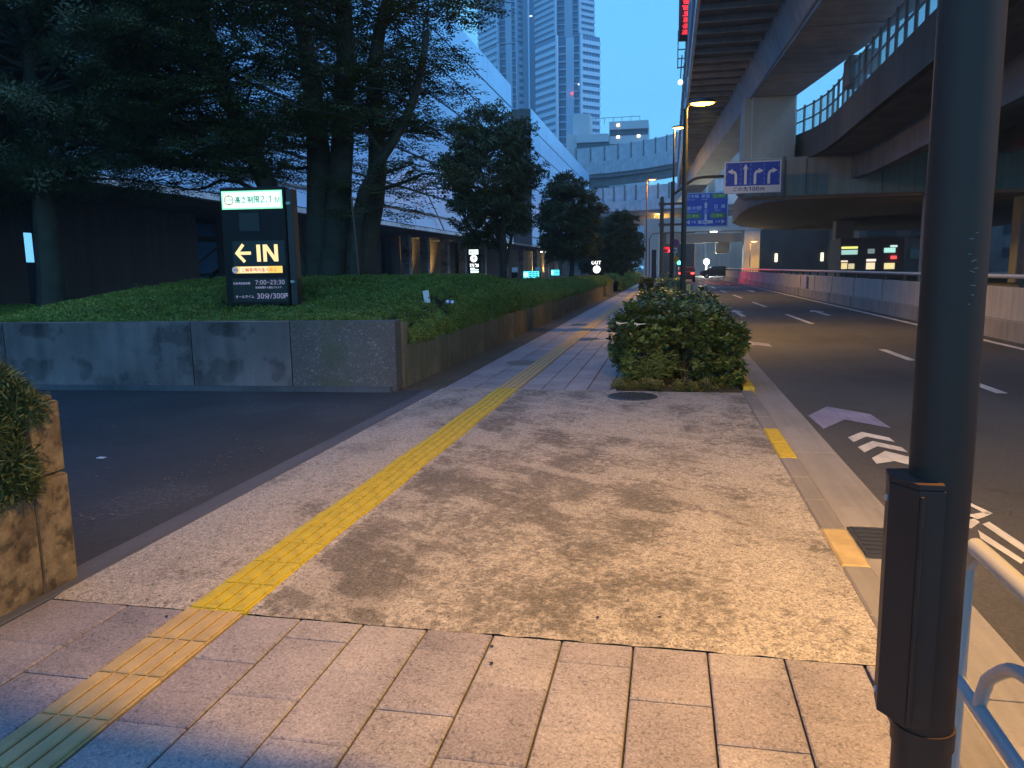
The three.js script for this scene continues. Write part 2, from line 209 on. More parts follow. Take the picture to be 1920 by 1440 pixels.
    return mix3([0.31 * k, 0.225 * k, 0.125 * k], [0.17 * k, 0.12 * k, 0.07 * k], sm(0.45, 0.65, f * 0.6 + st * 0.4));
  }),
  sandBump: tex(512, 512, (u, v) => fbm(u * 26, v * 26, 26, 95, 4), true),
  cladding: tex(512, 512, (u, v, i, j) => { const f = fbm(u * 4, v * 4, 4, 111, 4), st = fbm(u * 20, v * 1, 20, 113, 3); const k = 0.9 + 0.2 * (f - 0.5) + 0.14 * (st - 0.5); return [0.36 * k, 0.6 * k, 0.9 * k]; }),  // white panels carry the blue of the twilight sky in their colour
  steel: tex(512, 512, (u, v, i, j) => { const f = fbm(u * 5, v * 5, 5, 121, 5), st = fbm(u * 24, v * 2, 24, 123, 3), b = speck(i, j, 3); const k = 0.85 + 0.5 * (f - 0.5) + 0.35 * (st - 0.5) + 0.06 * b; return [0.35 * k, 0.345 * k, 0.35 * k]; }),
  bark: tex(256, 512, (u, v) => { const f = fbm(u * 10, v * 4, 10, 131, 5), c = vn(u * 30, v * 8, 30, 133); const k = 0.6 + 0.8 * (f - 0.4) + 0.3 * c; return [0.09 * k, 0.075 * k, 0.06 * k]; }),
  plain: tex(1024, 1024, (u, v, i, j) => { const f = fbm(u * 4, v * 4, 4, 171, 5), st = fbm(u * 34, v * 1.2, 34, 173, 4), s2 = fbm(u * 90, v * 3, 90, 175, 2), a = vn(u * 300, v * 300, 300, 177); const k = 0.86 + 0.5 * (f - 0.5) + 0.38 * (st - 0.5) + 0.14 * (s2 - 0.5) + 0.08 * a; return [0.26 * k, 0.25 * k, 0.24 * k]; }),
  soil: tex(256, 256, (u, v, i, j) => { const k = 0.5 + 0.6 * fbm(u * 12, v * 12, 12, 141, 5) + 0.2 * speck(i, j, 9); return [0.055 * k, 0.045 * k, 0.03 * k]; }),
  yellow: tex(512, 512, (u, v, i, j) => { const f = fbm(u * 9, v * 9, 9, 151, 5), b = speck(i, j, 11), k = 0.82 + 0.24 * b + 0.4 * (f - 0.5); const d = sm(0.45, 0.8, fbm(u * 22, v * 22, 22, 157, 5)) * 0.36; return mix3([0.58 * k, 0.45 * k, 0.03 * k], [0.2, 0.16, 0.06], d); }),
  wornYellow: tex(512, 512, (u, v, i, j) => { const f = fbm(u * 9, v * 9, 9, 161, 5), b = speck(i, j, 13), k = 0.8 + 0.26 * b + 0.5 * (f - 0.5); return [0.5 * k, 0.365 * k, 0.165 * k]; }),
};
for (const t of [T.granite, T.graniteBump]) t.repeat.set(1 / 1.5, 1 / 1.5);
for (const t of [T.road, T.drive]) t.repeat.set(1 / 6, 1 / 6);
for (const t of [T.concrete, T.pebble, T.brownwall]) t.repeat.set(1 / 3, 1 / 3);
T.sandstone.repeat.set(1 / 1.2, 1 / 1.2); T.sandBump.repeat.set(1 / 1.2, 1 / 1.2); T.cladding.repeat.set(1 / 9, 1 / 9); T.steel.repeat.set(1 / 5, 1 / 5);
T.yellow.repeat.set(1.1, 1.1); T.wornYellow.repeat.set(1.1, 1.1); T.bark.repeat.set(2, 1);
const conc4 = rep(T.plain, 1 / 2.2), conc9 = rep(T.plain, 1 / 9);
const M = {
  apron: tmat(T.apron, 0.72, { bumpMap: rep(T.apronBump, 4, 6.9), bumpScale: 0.007 }),
  paver: [1, 0.93, 1.06, 0.87].map((k, i) => tmat(T.granite, 0.62, { color: col(k, k * (1 - 0.015 * (i % 2)), k * (1 - 0.02 * (i % 3))), bumpMap: T.graniteBump, bumpScale: 0.0012 })),
  joint: mat(0.05, 0.045, 0.04, 0.95),
  yellow: tmat(T.yellow, 0.55), wornYellow: tmat(T.wornYellow, 0.6),
  edge: tmat(conc4, 0.8, { color: col(0.46, 0.48, 0.55) }), kerb: tmat(conc4, 0.8, { color: col(0.95, 0.9, 0.85) }), gutter: tmat(rep(T.plain, 1 / 2.7), 0.8, { color: col(1.15, 1.1, 1.04) }),
  kerbYellow: tmat(T.yellow, 0.6, { color: col(1, 0.92, 0.8) }),
  road: tmat(T.road, 0.72, { bumpMap: rep(T.apronBump, 0.7, 0.7), bumpScale: 0.003 }), drive: tmat(T.drive, 0.82, { bumpMap: rep(T.apronBump, 0.7, 0.7), bumpScale: 0.004 }),
  paint: tmat(rep(T.plain, 0.9), 0.6, { color: col(2.5, 2.45, 2.3) }), lilac: tmat(rep(T.plain, 0.9), 0.65, { color: col(1.05, 1.02, 1.5) }),
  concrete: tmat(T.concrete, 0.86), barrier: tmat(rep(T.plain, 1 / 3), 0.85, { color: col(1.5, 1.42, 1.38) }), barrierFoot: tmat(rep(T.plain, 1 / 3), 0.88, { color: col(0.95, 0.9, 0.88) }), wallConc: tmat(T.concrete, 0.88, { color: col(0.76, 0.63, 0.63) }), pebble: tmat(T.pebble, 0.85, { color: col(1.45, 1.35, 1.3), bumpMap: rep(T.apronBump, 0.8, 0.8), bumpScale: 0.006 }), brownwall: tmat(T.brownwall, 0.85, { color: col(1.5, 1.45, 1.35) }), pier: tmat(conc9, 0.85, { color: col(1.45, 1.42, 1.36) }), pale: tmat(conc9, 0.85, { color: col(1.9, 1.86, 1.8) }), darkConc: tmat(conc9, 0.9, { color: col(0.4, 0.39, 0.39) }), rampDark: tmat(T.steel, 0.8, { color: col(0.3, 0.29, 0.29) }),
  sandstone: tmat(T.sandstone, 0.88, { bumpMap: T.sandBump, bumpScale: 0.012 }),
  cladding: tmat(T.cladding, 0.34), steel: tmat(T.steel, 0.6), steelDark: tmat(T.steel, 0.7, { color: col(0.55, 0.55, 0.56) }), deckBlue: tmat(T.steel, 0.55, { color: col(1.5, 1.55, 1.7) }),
  bark: tmat(T.bark, 0.95), soil: tmat(rep(T.soil, 0.8), 1),
  brownPole: mat(0.052, 0.025, 0.016, 0.55, { metalness: 0.1 }), blackPole: mat(0.02, 0.019, 0.02, 0.45), rustPole: mat(0.14, 0.075, 0.05, 0.6), galv: mat(0.45, 0.45, 0.46, 0.4, { metalness: 0.3 }), whitePipe: mat(0.34, 0.33, 0.33, 0.35), castIron: mat(0.09, 0.095, 0.105, 0.42, { metalness: 0.5 }), black: mat(0.006, 0.006, 0.007, 0.75), darkGlass: mat(0.03, 0.035, 0.045, 0.15), white: mat(0.75, 0.75, 0.76, 0.5),
  sodium: glow(1.0, 0.5, 0.08, 14), sodiumFar: glow(1.0, 0.5, 0.12, 7), whiteLamp: glow(0.95, 1, 0.86, 8),
};
const SODIUM = col(1.0, 0.53, 0.075);

// ---------------------------------------------------------------- ground, road, pavement
const RY = -0.05; // road level
setting('ground', poly([[-400, 60], [400, 60], [400, -900], [-400, -900]], -0.11), tmat(rep(T.road, 1 / 20), 0.9), 'dark ground under and around the street');
const road = setting('road', poly([[1.46, 12], [6.98, 12], [6.98, -112], [60, -112], [60, -135], [-30, -135], [-30, -112], [1.46, -112]], RY), M.road, 'dark asphalt road beside the pavement');
const mark = (name, pts, m = M.paint, y = RY + 0.004) => part(road, name, poly(pts, y), m);
for (const [z0, z1] of [[-10.6, -12.1], [-14.1, -15.9], [-22.8, -27.2], [-32, -36.5], [-41, -45.5], [-50, -54.5], [-59, -63.5], [-68, -72.5], [-77, -81.5]]) { const x = (z) => 4.24 + 0.016 * z; mark('lane_line', [[x(z0), z0], [x(z0) + 0.14, z0], [x(z1) + 0.14, z1], [x(z1), z1]]); }
mark('edge_line', [[6.62, 12], [6.77, 12], [6.3, -100], [6.15, -100]]);
mark('chevron_marking', [[1.52, -8.78], [1.83, -9.4], [2.2, -8.96], [2.22, -8.2], [1.86, -8.6], [1.55, -8.08]], M.lilac).userData.label = 'lilac chevron painted near the kerb';
mark('chevron_marking', [[1.5, -16.45], [1.73, -17.43], [2.09, -16.99], [2.08, -16.29], [1.81, -16.69], [1.55, -16.27]], M.lilac);
for (const dz of [0, 0.41, 0.82]) mark('chevron_marking', dz < 0.8 ? [[1.7, -7.7 + dz], [1.89, -7.98 + dz], [2.08, -7.74 + dz], [2.08, -7.55 + dz], [1.88, -7.76 + dz], [1.71, -7.5 + dz]] : [[1.72, -6.88], [1.9, -7.17], [2.09, -6.9], [2.09, -6.5], [1.88, -6.8], [1.71, -6.68]]);
// bicycle pictogram: two frames and bars
for (const p of [[[1.86, -4.9], [1.9, -5.06], [1.96, -4.56], [1.92, -4.5]], [[1.97, -5.18], [2.03, -5.24], [2.07, -4.74], [2.01, -4.68]], [[2.02, -5.66], [2.06, -5.66], [2.12, -5.42], [2.07, -5.4]], [[1.94, -5.36], [2.1, -5.46], [2.1, -5.4], [1.98, -5.28]], [[1.84, -5.16], [1.96, -5.3], [1.97, -5.22], [1.87, -5.08]], [[2.02, -4.68], [2.1, -4.72], [2.1, -4.6], [2.04, -4.56]]]) mark('bicycle_marking', p);
const arrow = (x, z, k = 1) => { mark('arrow_marking', [[x - 0.08, z], [x + 0.08, z], [x + 0.08, z - 2.6 * k], [x + 0.26, z - 2.6 * k], [x, z - 4 * k], [x - 0.26, z - 2.6 * k], [x - 0.08, z - 2.6 * k]]); };
arrow(2.4, -26); arrow(5.1, -26.5, 0.8); arrow(2.5, -44); arrow(5.2, -50); arrow(2.6, -66); arrow(5.2, -70);
for (let x = 1.7; x < 6.8; x += 0.95) mark('crosswalk_bar', [[x, -101], [x + 0.5, -101], [x + 0.5, -106], [x, -106]]);
mark('stop_line', [[1.6, -97], [6.1, -97], [6.1, -97.5], [1.6, -97.5]]);

// gutter with joints, grate
const gutter = setting('gutter', null, null, 'pale concrete gutter along the kerb');
for (let z = 9, k = 0; z > -98; k++) { const L = z > -24 ? 2.0 : 8; part(gutter, 'gutter_stone', slab(1.085, 1.46 + 0.0005 * (k % 3), z - 0.006, z - L + 0.006, RY + 0.012, 0.06, 0.004), M.gutter); z -= L; }
const grate = solo('drain_grate', [bx(0.3, 0.02, 0.5, 1.26, RY + 0.018, -4.68), ...[0, 1, 2, 3, 4, 5, 6].map((k) => bx(0.26, 0.02, 0.03, 1.26, RY + 0.028, -4.89 + 0.07 * k))], M.castIron, 'dark rectangular drain grate in the gutter left of the pole', 'grate');
// kerb stones
const kerb = setting('kerb', null, null, 'line of concrete kerb stones');
const yel = (z) => (z < -6.3 && z > -7.8) || (z < -10.1 && z > -12);
for (let z = 8.4, k = 0; z > -98; k++) {
  const L = z > -40 ? 0.6 : 4, zc = z - L / 2, x0 = 0.93 + (zc < -9.9 ? 0.03 : 0), worn = zc < -4.2 && zc > -4.9;
  part(kerb, 'kerb_stone', slab(x0, 1.08 + (zc < -9.9 ? 0.02 : 0), z - 0.004, z - L + 0.004, zc < -9.9 ? 0.05 : 0.004, 0.16, 0.012), yel(zc) ? M.kerbYellow : worn ? M.wornYellow : M.kerb, yel(zc) ? 'kerb stone painted yellow' : undefined); z -= L;
}

// pavers: 0.305 x 0.46 m in running bond, the tactile strip takes one column
const paveBase = setting('sidewalk', bb(-3.02, 0.93, -0.14, -0.03, 6, -112), M.joint, 'pinkish paving of the footway');
const rp = rngOf(5), farPavers = [];
const colX = [-3.02, -2.57]; for (let i = 0; i < 1; i++) colX.push(-2.262);
const cols = [[-3.015, -2.579, 1], [-2.572, -2.266, 0], [-1.952, -1.662, 1]]; for (let i = 0; i < 8; i++) cols.push([-1.657 + 0.3065 * i, -1.657 + 0.3065 * (i + 1) - 0.005, i % 2]); cols.push([0.8, 0.925, 0]);
function pave(zNear, zFar, partsTo, xMax) {
  for (const [x0, x1, odd] of cols) {
    if (x0 > xMax) continue;
    const X1 = Math.min(x1, xMax);
    for (let k = -30; k < 260; k++) {
      const a = Math.min(zNear, -2.02 - 0.4625 * k + (odd ? 0.235 : 0)), b = Math.max(zFar, -2.02 - 0.4625 * (k + 1) + (odd ? 0.235 : 0) + 0.005);
      if (a - b < 0.02 || a > zNear + 0.001) continue;
      const dy = (rp() - 0.5) * 0.004, g = slab(x0 + 0.0015, X1 - 0.0015, a - 0.001, b + 0.001, dy, 0.05, 0.006);
      if (b > partsTo) part(paveBase, 'paver', g, M.paver[Math.floor(rp() * 4)]); else { rp(); farPavers.push(g); }
    }
  }
}
pave(0.4, -3.115, -99, 0.93);
pave(-10.02, -100, -21.5, -0.66);
part(paveBase, 'far_paving', farPavers, M.paver[1]).userData.kind = 'stuff';
// tactile strip, one tile each 0.3 m with four raised bars
const tileGeo = (L) => { const g = [slab(-0.148, 0.148, 0.0025, -L + 0.0025, 0.003, 0.05, 0.004)]; for (let i = 0; i < 4; i++) g.push(slab(-0.142 + i * 0.0735, -0.08 + i * 0.0735, -0.006, -L + 0.006, 0.014, 0.014, 0.005)); return mergeGeometries(g); };
const tile = tileGeo(0.297), farT = [];
for (let k = 0; k < 330; k++) {
  const z = -0.72 - 0.3 * k; if (z < -98) break;
  const apr = z < -3.1 && z > -9.95; const o = [-2.107 + (apr ? 0.006 * Math.sin(k) : 0), apr ? 0.006 : 0, z];
  if (z > -22) { const m = part(paveBase, 'tactile_tile', tile, apr ? M.yellow : M.wornYellow); m.position.set(...o); if (apr) m.rotation.y = 0.012 * Math.sin(k * 2.3); } else { const g = tile.clone(); g.translate(...o); farT.push(g); }
}
part(paveBase, 'far_tactile_paving', farT, M.wornYellow).userData.kind = 'stuff';
// rough apron where cars cross: two sheets left and right of the strip in one slab
{
  const g = new THREE.PlaneGeometry(aprX1 - aprX0 - 0.095, aprZ1 - aprZ0, 60, 100), p = g.attributes.position, uv = g.attributes.uv, r = rngOf(77);
  for (let i = 0; i < p.count; i++) {
    let x = p.getX(i) + (aprX0 + aprX1) / 2 - 0.05, z = -p.getY(i) + (aprZ0 + aprZ1) / 2;
    const onN = z > aprZ1 - 0.001, onF = z < aprZ0 + 0.001; if (onN) z += (r() - 0.5) * 0.02; if (onF) z += (r() - 0.5) * 0.012;
    uv.setXY(i, (x - aprX0) / 4.04, (z - aprZ0) / 6.88);
    p.setXYZ(i, x, 0.002 + 0.003 * (fbm(x * 2, z * 2, 0, 300, 3) - 0.5) - (onN ? 0.012 : 0), z);
  }
  g.computeVertexNormals();
  setting('driveway_apron', g, M.apron, 'rough stained concrete apron crossing the footway');
}
// left side: dark edge strip, driveway asphalt, dirty strip below the wall
const edge = setting('edge_strip', null, null, 'grey kerb flush with the driveway');
for (let z = 2; z > -9.8; z -= 1.2) part(edge, 'edge_stone', slab(-3.2, -3.022, z - 0.003, Math.max(-9.85, z - 1.197), 0.006, 0.1, 0.006), M.edge);
setting('driveway', poly([[-40, 12], [-3.2, 12], [-3.2, -9.85], [-3.6, -9.95], [-40, -8.2]], -0.008), M.drive, 'dark asphalt driveway on the left');
setting('gutter_strip', bb(-3.6, -3.022, -0.1, -0.004, -9.86, -52), tmat(T.brownwall, 0.9, { color: col(0.75, 0.72, 0.7) }), 'dirty strip between wall and paving');
setting('forecourt', poly([[-60, -9], [-4, -9.9], [-4, -400], [-60, -400]], 0.1), M.drive, 'dark ground behind the planting');
setting('footway', poly([[-4, -100], [0.9, -100], [0.9, -112], [-4, -112]], -0.002), M.paver[1], 'end of the footway by the crossing');
// manholes
function manhole(x, z, r, label, m = M.castIron) {
  const t = thing('manhole_cover', label, 'manhole', [x, 0.004, z], 0, 'manhole covers in the footway');
  part(t, 'frame', new THREE.LatheGeometry([[r * 0.93, 0], [r * 0.93, 0.009], [r, 0.009], [r + 0.012, 0.0]].map((p) => new THREE.Vector2(...p)), 40), m);
  part(t, 'lid', cyl(r * 0.915, r * 0.915, 0.01, 0, 0, 0, 40), m);
  const bumps = []; for (let i = -6; i <= 6; i++) for (let j = -6; j <= 6; j++) if (Math.hypot(i, j) < 6.2) bumps.push(bx(r * 0.09, 0.006, r * 0.05, i * r * 0.138, 0.007, j * r * 0.138, (i + j) % 2 ? 0.78 : -0.78));
  part(t, 'grip_pattern', bumps, m);
}
manhole(-0.43, -9.57, 0.3, 'dark round manhole cover on the apron just before the bush');
manhole(-2.46, -12.9, 0.27, 'pale round manhole cover left of the tactile strip beyond the apron', mat(0.2, 0.18, 0.17, 0.6));
manhole(-1.8, -17.3, 0.3, 'round manhole cover right of the tactile strip, third from the camera', mat(0.15, 0.17, 0.19, 0.4, { metalness: 0.4 }));
manhole(-2.4, -21.8, 0.34, 'farthest round manhole cover on the paving near the long wall', mat(0.15, 0.17, 0.19, 0.4, { metalness: 0.4 }));
// ---------------------------------------------------------------- retaining walls on the left
{
  const w = thing('retaining_wall', 'grey concrete retaining wall facing the driveway below the lit parking sign', 'wall');
  const zAt = (x) => -9.72 + 0.058 * (-3.6 - x);
  const xs = [-3.57, -5.05, -6.5, -9.4, -12.3, -15.2, -18.1, -24];
  for (let i = 0; i + 1 < xs.length; i++) { const a = xs[i] - 0.006, b = xs[i + 1] + 0.006, xc = (a + b) / 2, g = bx(a - b, 0.94 + 0.1, 0.28, 0, 0.42, -0.14); g.rotateY(0.058); g.translate(xc, 0, zAt(xc)); part(w, 'panel', g, i === 0 ? M.pebble : M.wallConc, i === 0 ? 'panel of washed pebble concrete' : undefined); }
  const f = bx(20, 0.07, 0.1, 0, 0.02, 0.05); f.rotateY(0.058); f.translate(-13.62, 0, zAt(-13.62)); part(w, 'footing', f, M.edge);
  part(w, 'corner_pillar', [bb(-3.56, -3.94, -0.1, 0.9, -10.005, -10.16)], M.brownwall, 'taller end pillar');
  const s = thing('side_wall', 'low brown stained wall running along the left edge of the footway', 'wall');
  let z = -10.17; for (const L of [0.48, 0.32, 2.0, 4, 4, 4, 4, 4, 4, 4, 4, 4, 2.0]) { part(s, 'panel', rb(0.26, 0.69, L - 0.012, -3.7, 0.245, z - L / 2, 0.012, 1), M.brownwall); z -= L; }
  // uv in metres for the rounded panels
  s.children.forEach((c) => { const p = c.geometry.attributes.position, u = new Float32Array(p.count * 2); for (let i = 0; i < p.count; i++) { u[i * 2] = p.getZ(i) + p.getX(i); u[i * 2 + 1] = p.getY(i) + p.getX(i) * 0.3; } c.geometry.setAttribute('uv', new THREE.BufferAttribute(u, 2)); });
}
// stepped stone planter in the left foreground
{
  const t = thing('stone_planter', 'two-tier tan stone planter at the left edge beside the driveway', 'planter', [-3.08, 0, -3.4]);
  const blk = (name, x0, x1, y0, y1, z0, z1, r = 0.015) => { const g = rb(Math.abs(x1 - x0), y1 - y0, Math.abs(z1 - z0), (x0 + x1) / 2, (y0 + y1) / 2, (z0 + z1) / 2, r, 2); const p = g.attributes.position, n = g.attributes.normal, u = new Float32Array(p.count * 2); for (let i = 0; i < p.count; i++) { const ax = Math.abs(n.getX(i)), ay = Math.abs(n.getY(i)); u[i * 2] = ax > 0.6 ? p.getZ(i) : p.getX(i); u[i * 2 + 1] = ay > 0.6 ? p.getZ(i) : p.getY(i); } g.setAttribute('uv', new THREE.BufferAttribute(u, 2)); return part(t, name, g, M.sandstone); };
  blk('stone_block', -2.2, 0, -0.02, 0.585, 0.02, 0.24); // far end wall under the high tier
  blk('stone_block', -0.13, -0.004, -0.02, 0.585, 0.245, 0.62); blk('stone_block', -0.13, 0, -0.02, 0.585, 0.628, 1.6); blk('stone_block', -0.13, -0.003, -0.02, 0.58, 1.608, 2.8);
  blk('stone_block', -0.2, -0.03, 0.588, 0.965, 0.0, 0.2); blk('stone_block', -2.2, -0.206, 0.588, 0.96, 0.01, 0.2);
  blk('stone_block', -0.15, -0.05, 0.968, 0.99, 0.02, 0.16, 0.006); blk('stone_block', -2.2, -0.155, 0.966, 0.985, 0.03, 0.16, 0.006);
  blk('coping', -0.12, -0.03, 0.587, 0.603, 0.26, 2.7, 0.006);
  part(t, 'soil', [bb(-2.2, -0.13, 0, 0.5, 0.25, 2.8), bb(-2.2, -0.21, 0.5, 0.86, 0.21, 0.75)], M.soil);
}
// ---------------------------------------------------------------- the long white building on the left
{
  const t = thing('exhibition_building', 'long white panelled building with overhanging upper storeys behind the trees', 'building');
  const X = -18, top = 22.4, bot = 4.75;
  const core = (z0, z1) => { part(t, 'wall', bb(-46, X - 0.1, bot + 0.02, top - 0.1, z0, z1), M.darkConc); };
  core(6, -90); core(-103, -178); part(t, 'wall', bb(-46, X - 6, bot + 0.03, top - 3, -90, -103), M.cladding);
  const rows = 7, hRow = (top - bot) / rows;
  const panels = [];
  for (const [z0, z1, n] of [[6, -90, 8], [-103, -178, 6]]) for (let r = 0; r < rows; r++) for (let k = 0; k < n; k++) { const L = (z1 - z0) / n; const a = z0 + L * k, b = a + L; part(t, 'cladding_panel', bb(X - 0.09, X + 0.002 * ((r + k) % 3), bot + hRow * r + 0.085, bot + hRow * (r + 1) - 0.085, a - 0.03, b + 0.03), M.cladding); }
  for (const [z0, z1] of [[6, -90], [-103, -178]]) { part(t, 'bottom_trim', bb(X - 0.3, X + 0.06, bot - 0.22, bot + 0.02, z0, z1), M.deckBlue); part(t, 'ledge', bb(X - 0.05, X + 0.1, bot + 1.0, bot + 1.1, z0, z1), M.steelDark); }
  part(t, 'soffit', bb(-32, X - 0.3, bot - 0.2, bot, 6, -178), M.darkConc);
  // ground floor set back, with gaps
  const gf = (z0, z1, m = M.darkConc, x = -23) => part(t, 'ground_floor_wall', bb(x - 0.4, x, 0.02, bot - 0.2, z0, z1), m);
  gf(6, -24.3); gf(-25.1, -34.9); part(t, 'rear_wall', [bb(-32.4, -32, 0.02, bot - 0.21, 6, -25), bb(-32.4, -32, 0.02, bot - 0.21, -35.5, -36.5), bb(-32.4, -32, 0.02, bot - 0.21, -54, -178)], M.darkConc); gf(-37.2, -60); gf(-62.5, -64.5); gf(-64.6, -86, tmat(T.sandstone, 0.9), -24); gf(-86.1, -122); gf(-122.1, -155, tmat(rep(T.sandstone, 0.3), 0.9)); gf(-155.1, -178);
  for (const z of [-20, -44, -61.2, -66.2, -72.5, -79, -88, -100, -112, -124, -136, -148, -160]) part(t, 'column', bb(-21.6, -20.9, 0.02, bot - 0.2, z - 0.35, z + 0.35), M.concrete);
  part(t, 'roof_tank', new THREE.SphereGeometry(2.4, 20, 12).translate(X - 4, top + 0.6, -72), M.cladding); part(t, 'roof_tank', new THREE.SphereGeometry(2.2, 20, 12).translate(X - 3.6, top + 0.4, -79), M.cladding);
  for (const [z, y] of [[-130, 4.4], [-134.5, 4.4], [-139, 4.4], [-142, 4.4], [-147, 4.4], [-101, 4.4]]) part(t, 'downlight', bx(0.3, 0.08, 0.5, -21.2, y, z), M.whiteLamp);
  // warm wall-washers by the car park doors
  for (const [z, k] of [[-69.5, 50], [-76, 60], [-132, 70], [-143, 70]]) { part(t, 'wall_light', cyl(0.09, 0.09, 0.16, -23.2, 0.6, z, 10), glow(1, 0.72, 0.3, 3)); const l = new THREE.SpotLight(col(1, 0.72, 0.32), k, 14, 0.9, 0.8, 2); l.position.set(-22.4, 0.75, z); l.target.position.set(-24.2, 4.2, z); l.castShadow = true; l.shadow.radius = 3; scene.add(l, l.target); }
}
{ // stair frame, and added translucent sheets tinting the sky in the ground floor gaps
  const b = thing('steel_stair_frame', 'pale blue steel stair frame seen through the gap left of the parking sign', 'stair', [-25.6, 0, -40.2]);
  part(b, 'backing_panel', bb(-0.15, 0, 0.4, 4.4, -4.4, 4.5), new THREE.MeshPhysicalMaterial({ color: col(0.3, 0.38, 0.5), transmission: 1, roughness: 0.9, thickness: 0, side: THREE.DoubleSide }));  // added sheet, tones the open sky behind the frame down to dim blue
  part(b, 'beam', bb(0, 0.2, 3.4, 3.65, -2.4, 3.5), M.white); part(b, 'beam', bb(0, 0.2, 1.5, 1.62, -2.4, 3.5), M.galv);
  part(b, 'brace', rod([0.2, 1.9, 2.2], [0.2, 3.7, -1.4], 0.06), M.white); part(b, 'brace', rod([0.2, 0.7, 0.4], [0.2, 1.5, 2.2], 0.06), M.white); part(b, 'brace', rod([0.2, 0.9, -1.6], [0.2, 1.5, -0.4], 0.06), M.white);
  part(b, 'stringer', rod([0.15, 0.5, 2.6], [0.15, 2.4, -1.6], 0.1), M.darkConc);
  const p = thing('white_screen_panel', 'added translucent sheet tinting the sky in a narrow gap at the far left', 'panel', [-23.2, 0.3, -24.7]);
  part(p, 'sheet', bx(0.05, 1.75, 0.75, 0, 0.95, 0), new THREE.MeshPhysicalMaterial({ color: col(0.16, 0.22, 0.32), transmission: 1, roughness: 0.9, thickness: 0, side: THREE.DoubleSide })); for (const z of [-0.36, 0.36]) part(p, 'post', cyl(0.03, 0.03, 2, 0, 0.9, z, 8), M.galv);
}
// ---------------------------------------------------------------- towers
function towerBlock(t, px, pz, wl, wr, y0, y1, pitch, mStripe, mGlass, rec) {
  // plan: a corner notch facing the viewer, faces going back left and back right at 45 degrees
  const c = Math.SQRT1_2, L = (s) => [px - rec / 2 - s * c, pz - s * c], Rr = (s) => [px + rec / 2 + s * c, pz - s * c];
  const n = Math.round((y1 - y0) / pitch);
  part(t, 'glazing', pris([L(0.25), [px - rec / 2, pz - rec * 0.45], [px + rec / 2, pz - rec * 0.45], Rr(0.25), Rr(wr - 0.3), [px + 2, pz - wl * 1.3], L(wl - 0.3)].map(([x, z]) => [x, z - 0.5]), y0, y1), mGlass);
  const band = (p, q, yy, h, out) => { const dx = q[0] - p[0], dz = q[1] - p[1], l = Math.hypot(dx, dz), g = bx(l, h, 0.6, 0, 0, 0); g.rotateY(-Math.atan2(dz, dx)); g.translate((p[0] + q[0]) / 2 - (dz / l) * out, yy, (p[1] + q[1]) / 2 + (dx / l) * out); return g; };
  for (let k = 0; k < n; k++) {
    const y = y0 + k * pitch;
    part(t, 'spandrel', band(L(wl), L(0), y + pitch * 0.28, pitch * 0.52, 0), mStripe);
    part(t, 'spandrel', band(Rr(0), Rr(wr), y + pitch * 0.28, pitch * 0.52, 0), mStripe);
    part(t, 'balcony_slab', bx(rec, pitch * 0.16, 1.5, px, y + pitch * 0.1, pz - rec * 0.45 + 0.2), mStripe);
    // mullions, joined per floor and face
    const mu = []; for (const [f, w] of [[L, wl], [Rr, wr]]) for (let s = 1.2; s < w - 0.5; s += 1.8) { const p = f(s); mu.push(bx(0.12, pitch * 0.5, 0.14, p[0], y + pitch * 0.79, p[1] - 0.25, 0.785)); }
    part(t, 'mullion_row', mu, mStripe).userData.kind = 'stuff';
  }
  for (const f of [L, Rr]) { const p = f(0); part(t, 'corner_pier', bx(1.1, y1 - y0, 1.1, p[0], (y0 + y1) / 2, p[1] - 0.2, 0.785), mStripe); }
  const c0 = part(t, 'shaft', bx(rec * 0.34, y1 - y0, 1.2, px, (y0 + y1) / 2, pz - rec * 0.45 + 0.4), mStripe);
}
{
  const stripe = mat(0.5, 0.58, 0.7, 0.5), stripe2 = mat(0.4, 0.47, 0.58, 0.45), glass = mat(0.1, 0.16, 0.26, 0.12), glass2 = mat(0.12, 0.18, 0.28, 0.12);
  const t = thing('office_tower', 'tall pale striped office tower rising against the blue sky', 'building');
  towerBlock(t, -50, -396, 18, 12.3, 20, 115, 3.62, stripe, glass, 12);
  towerBlock(t, -51, -399, 17.5, 9.6, 116, 196, 2.9, stripe2, glass2, 12);
  towerBlock(t, -84, -412, 20, 12, 20, 118, 3.62, stripe2, glass2, 10);
  towerBlock(t, -84.5, -414, 20, 10, 119, 196, 2.9, stripe2, glass2, 10);
  part(t, 'infill', bb(-76, -60, 20, 196, -413, -420), glass2); part(t, 'light_strip', bx(0.8, 160, 0.5, -72.4, 100, -410), stripe);
  for (const y of [56.5, 88]) { part(t, 'warning_light', new THREE.SphereGeometry(0.5, 8, 6).translate(-49, y, -399.6), glow(1, 0.05, 0.05, 4)); }
  for (const [x, y] of [[-43, 92], [-45.2, 92.2], [-42.5, 88.5]]) part(t, 'lit_window', bx(1.6, 0.8, 0.3, x, y, -401 - (x + 44) * 0.9), glow(0.9, 1, 0.95, 1.4));
  for (const [x, y] of [[-74, 59], [-74, 55.5], [-71, 129]]) part(t, 'lit_window', bx(1.4, 0.7, 0.3, x, y, -409), glow(0.95, 1, 0.95, 1.3));
}
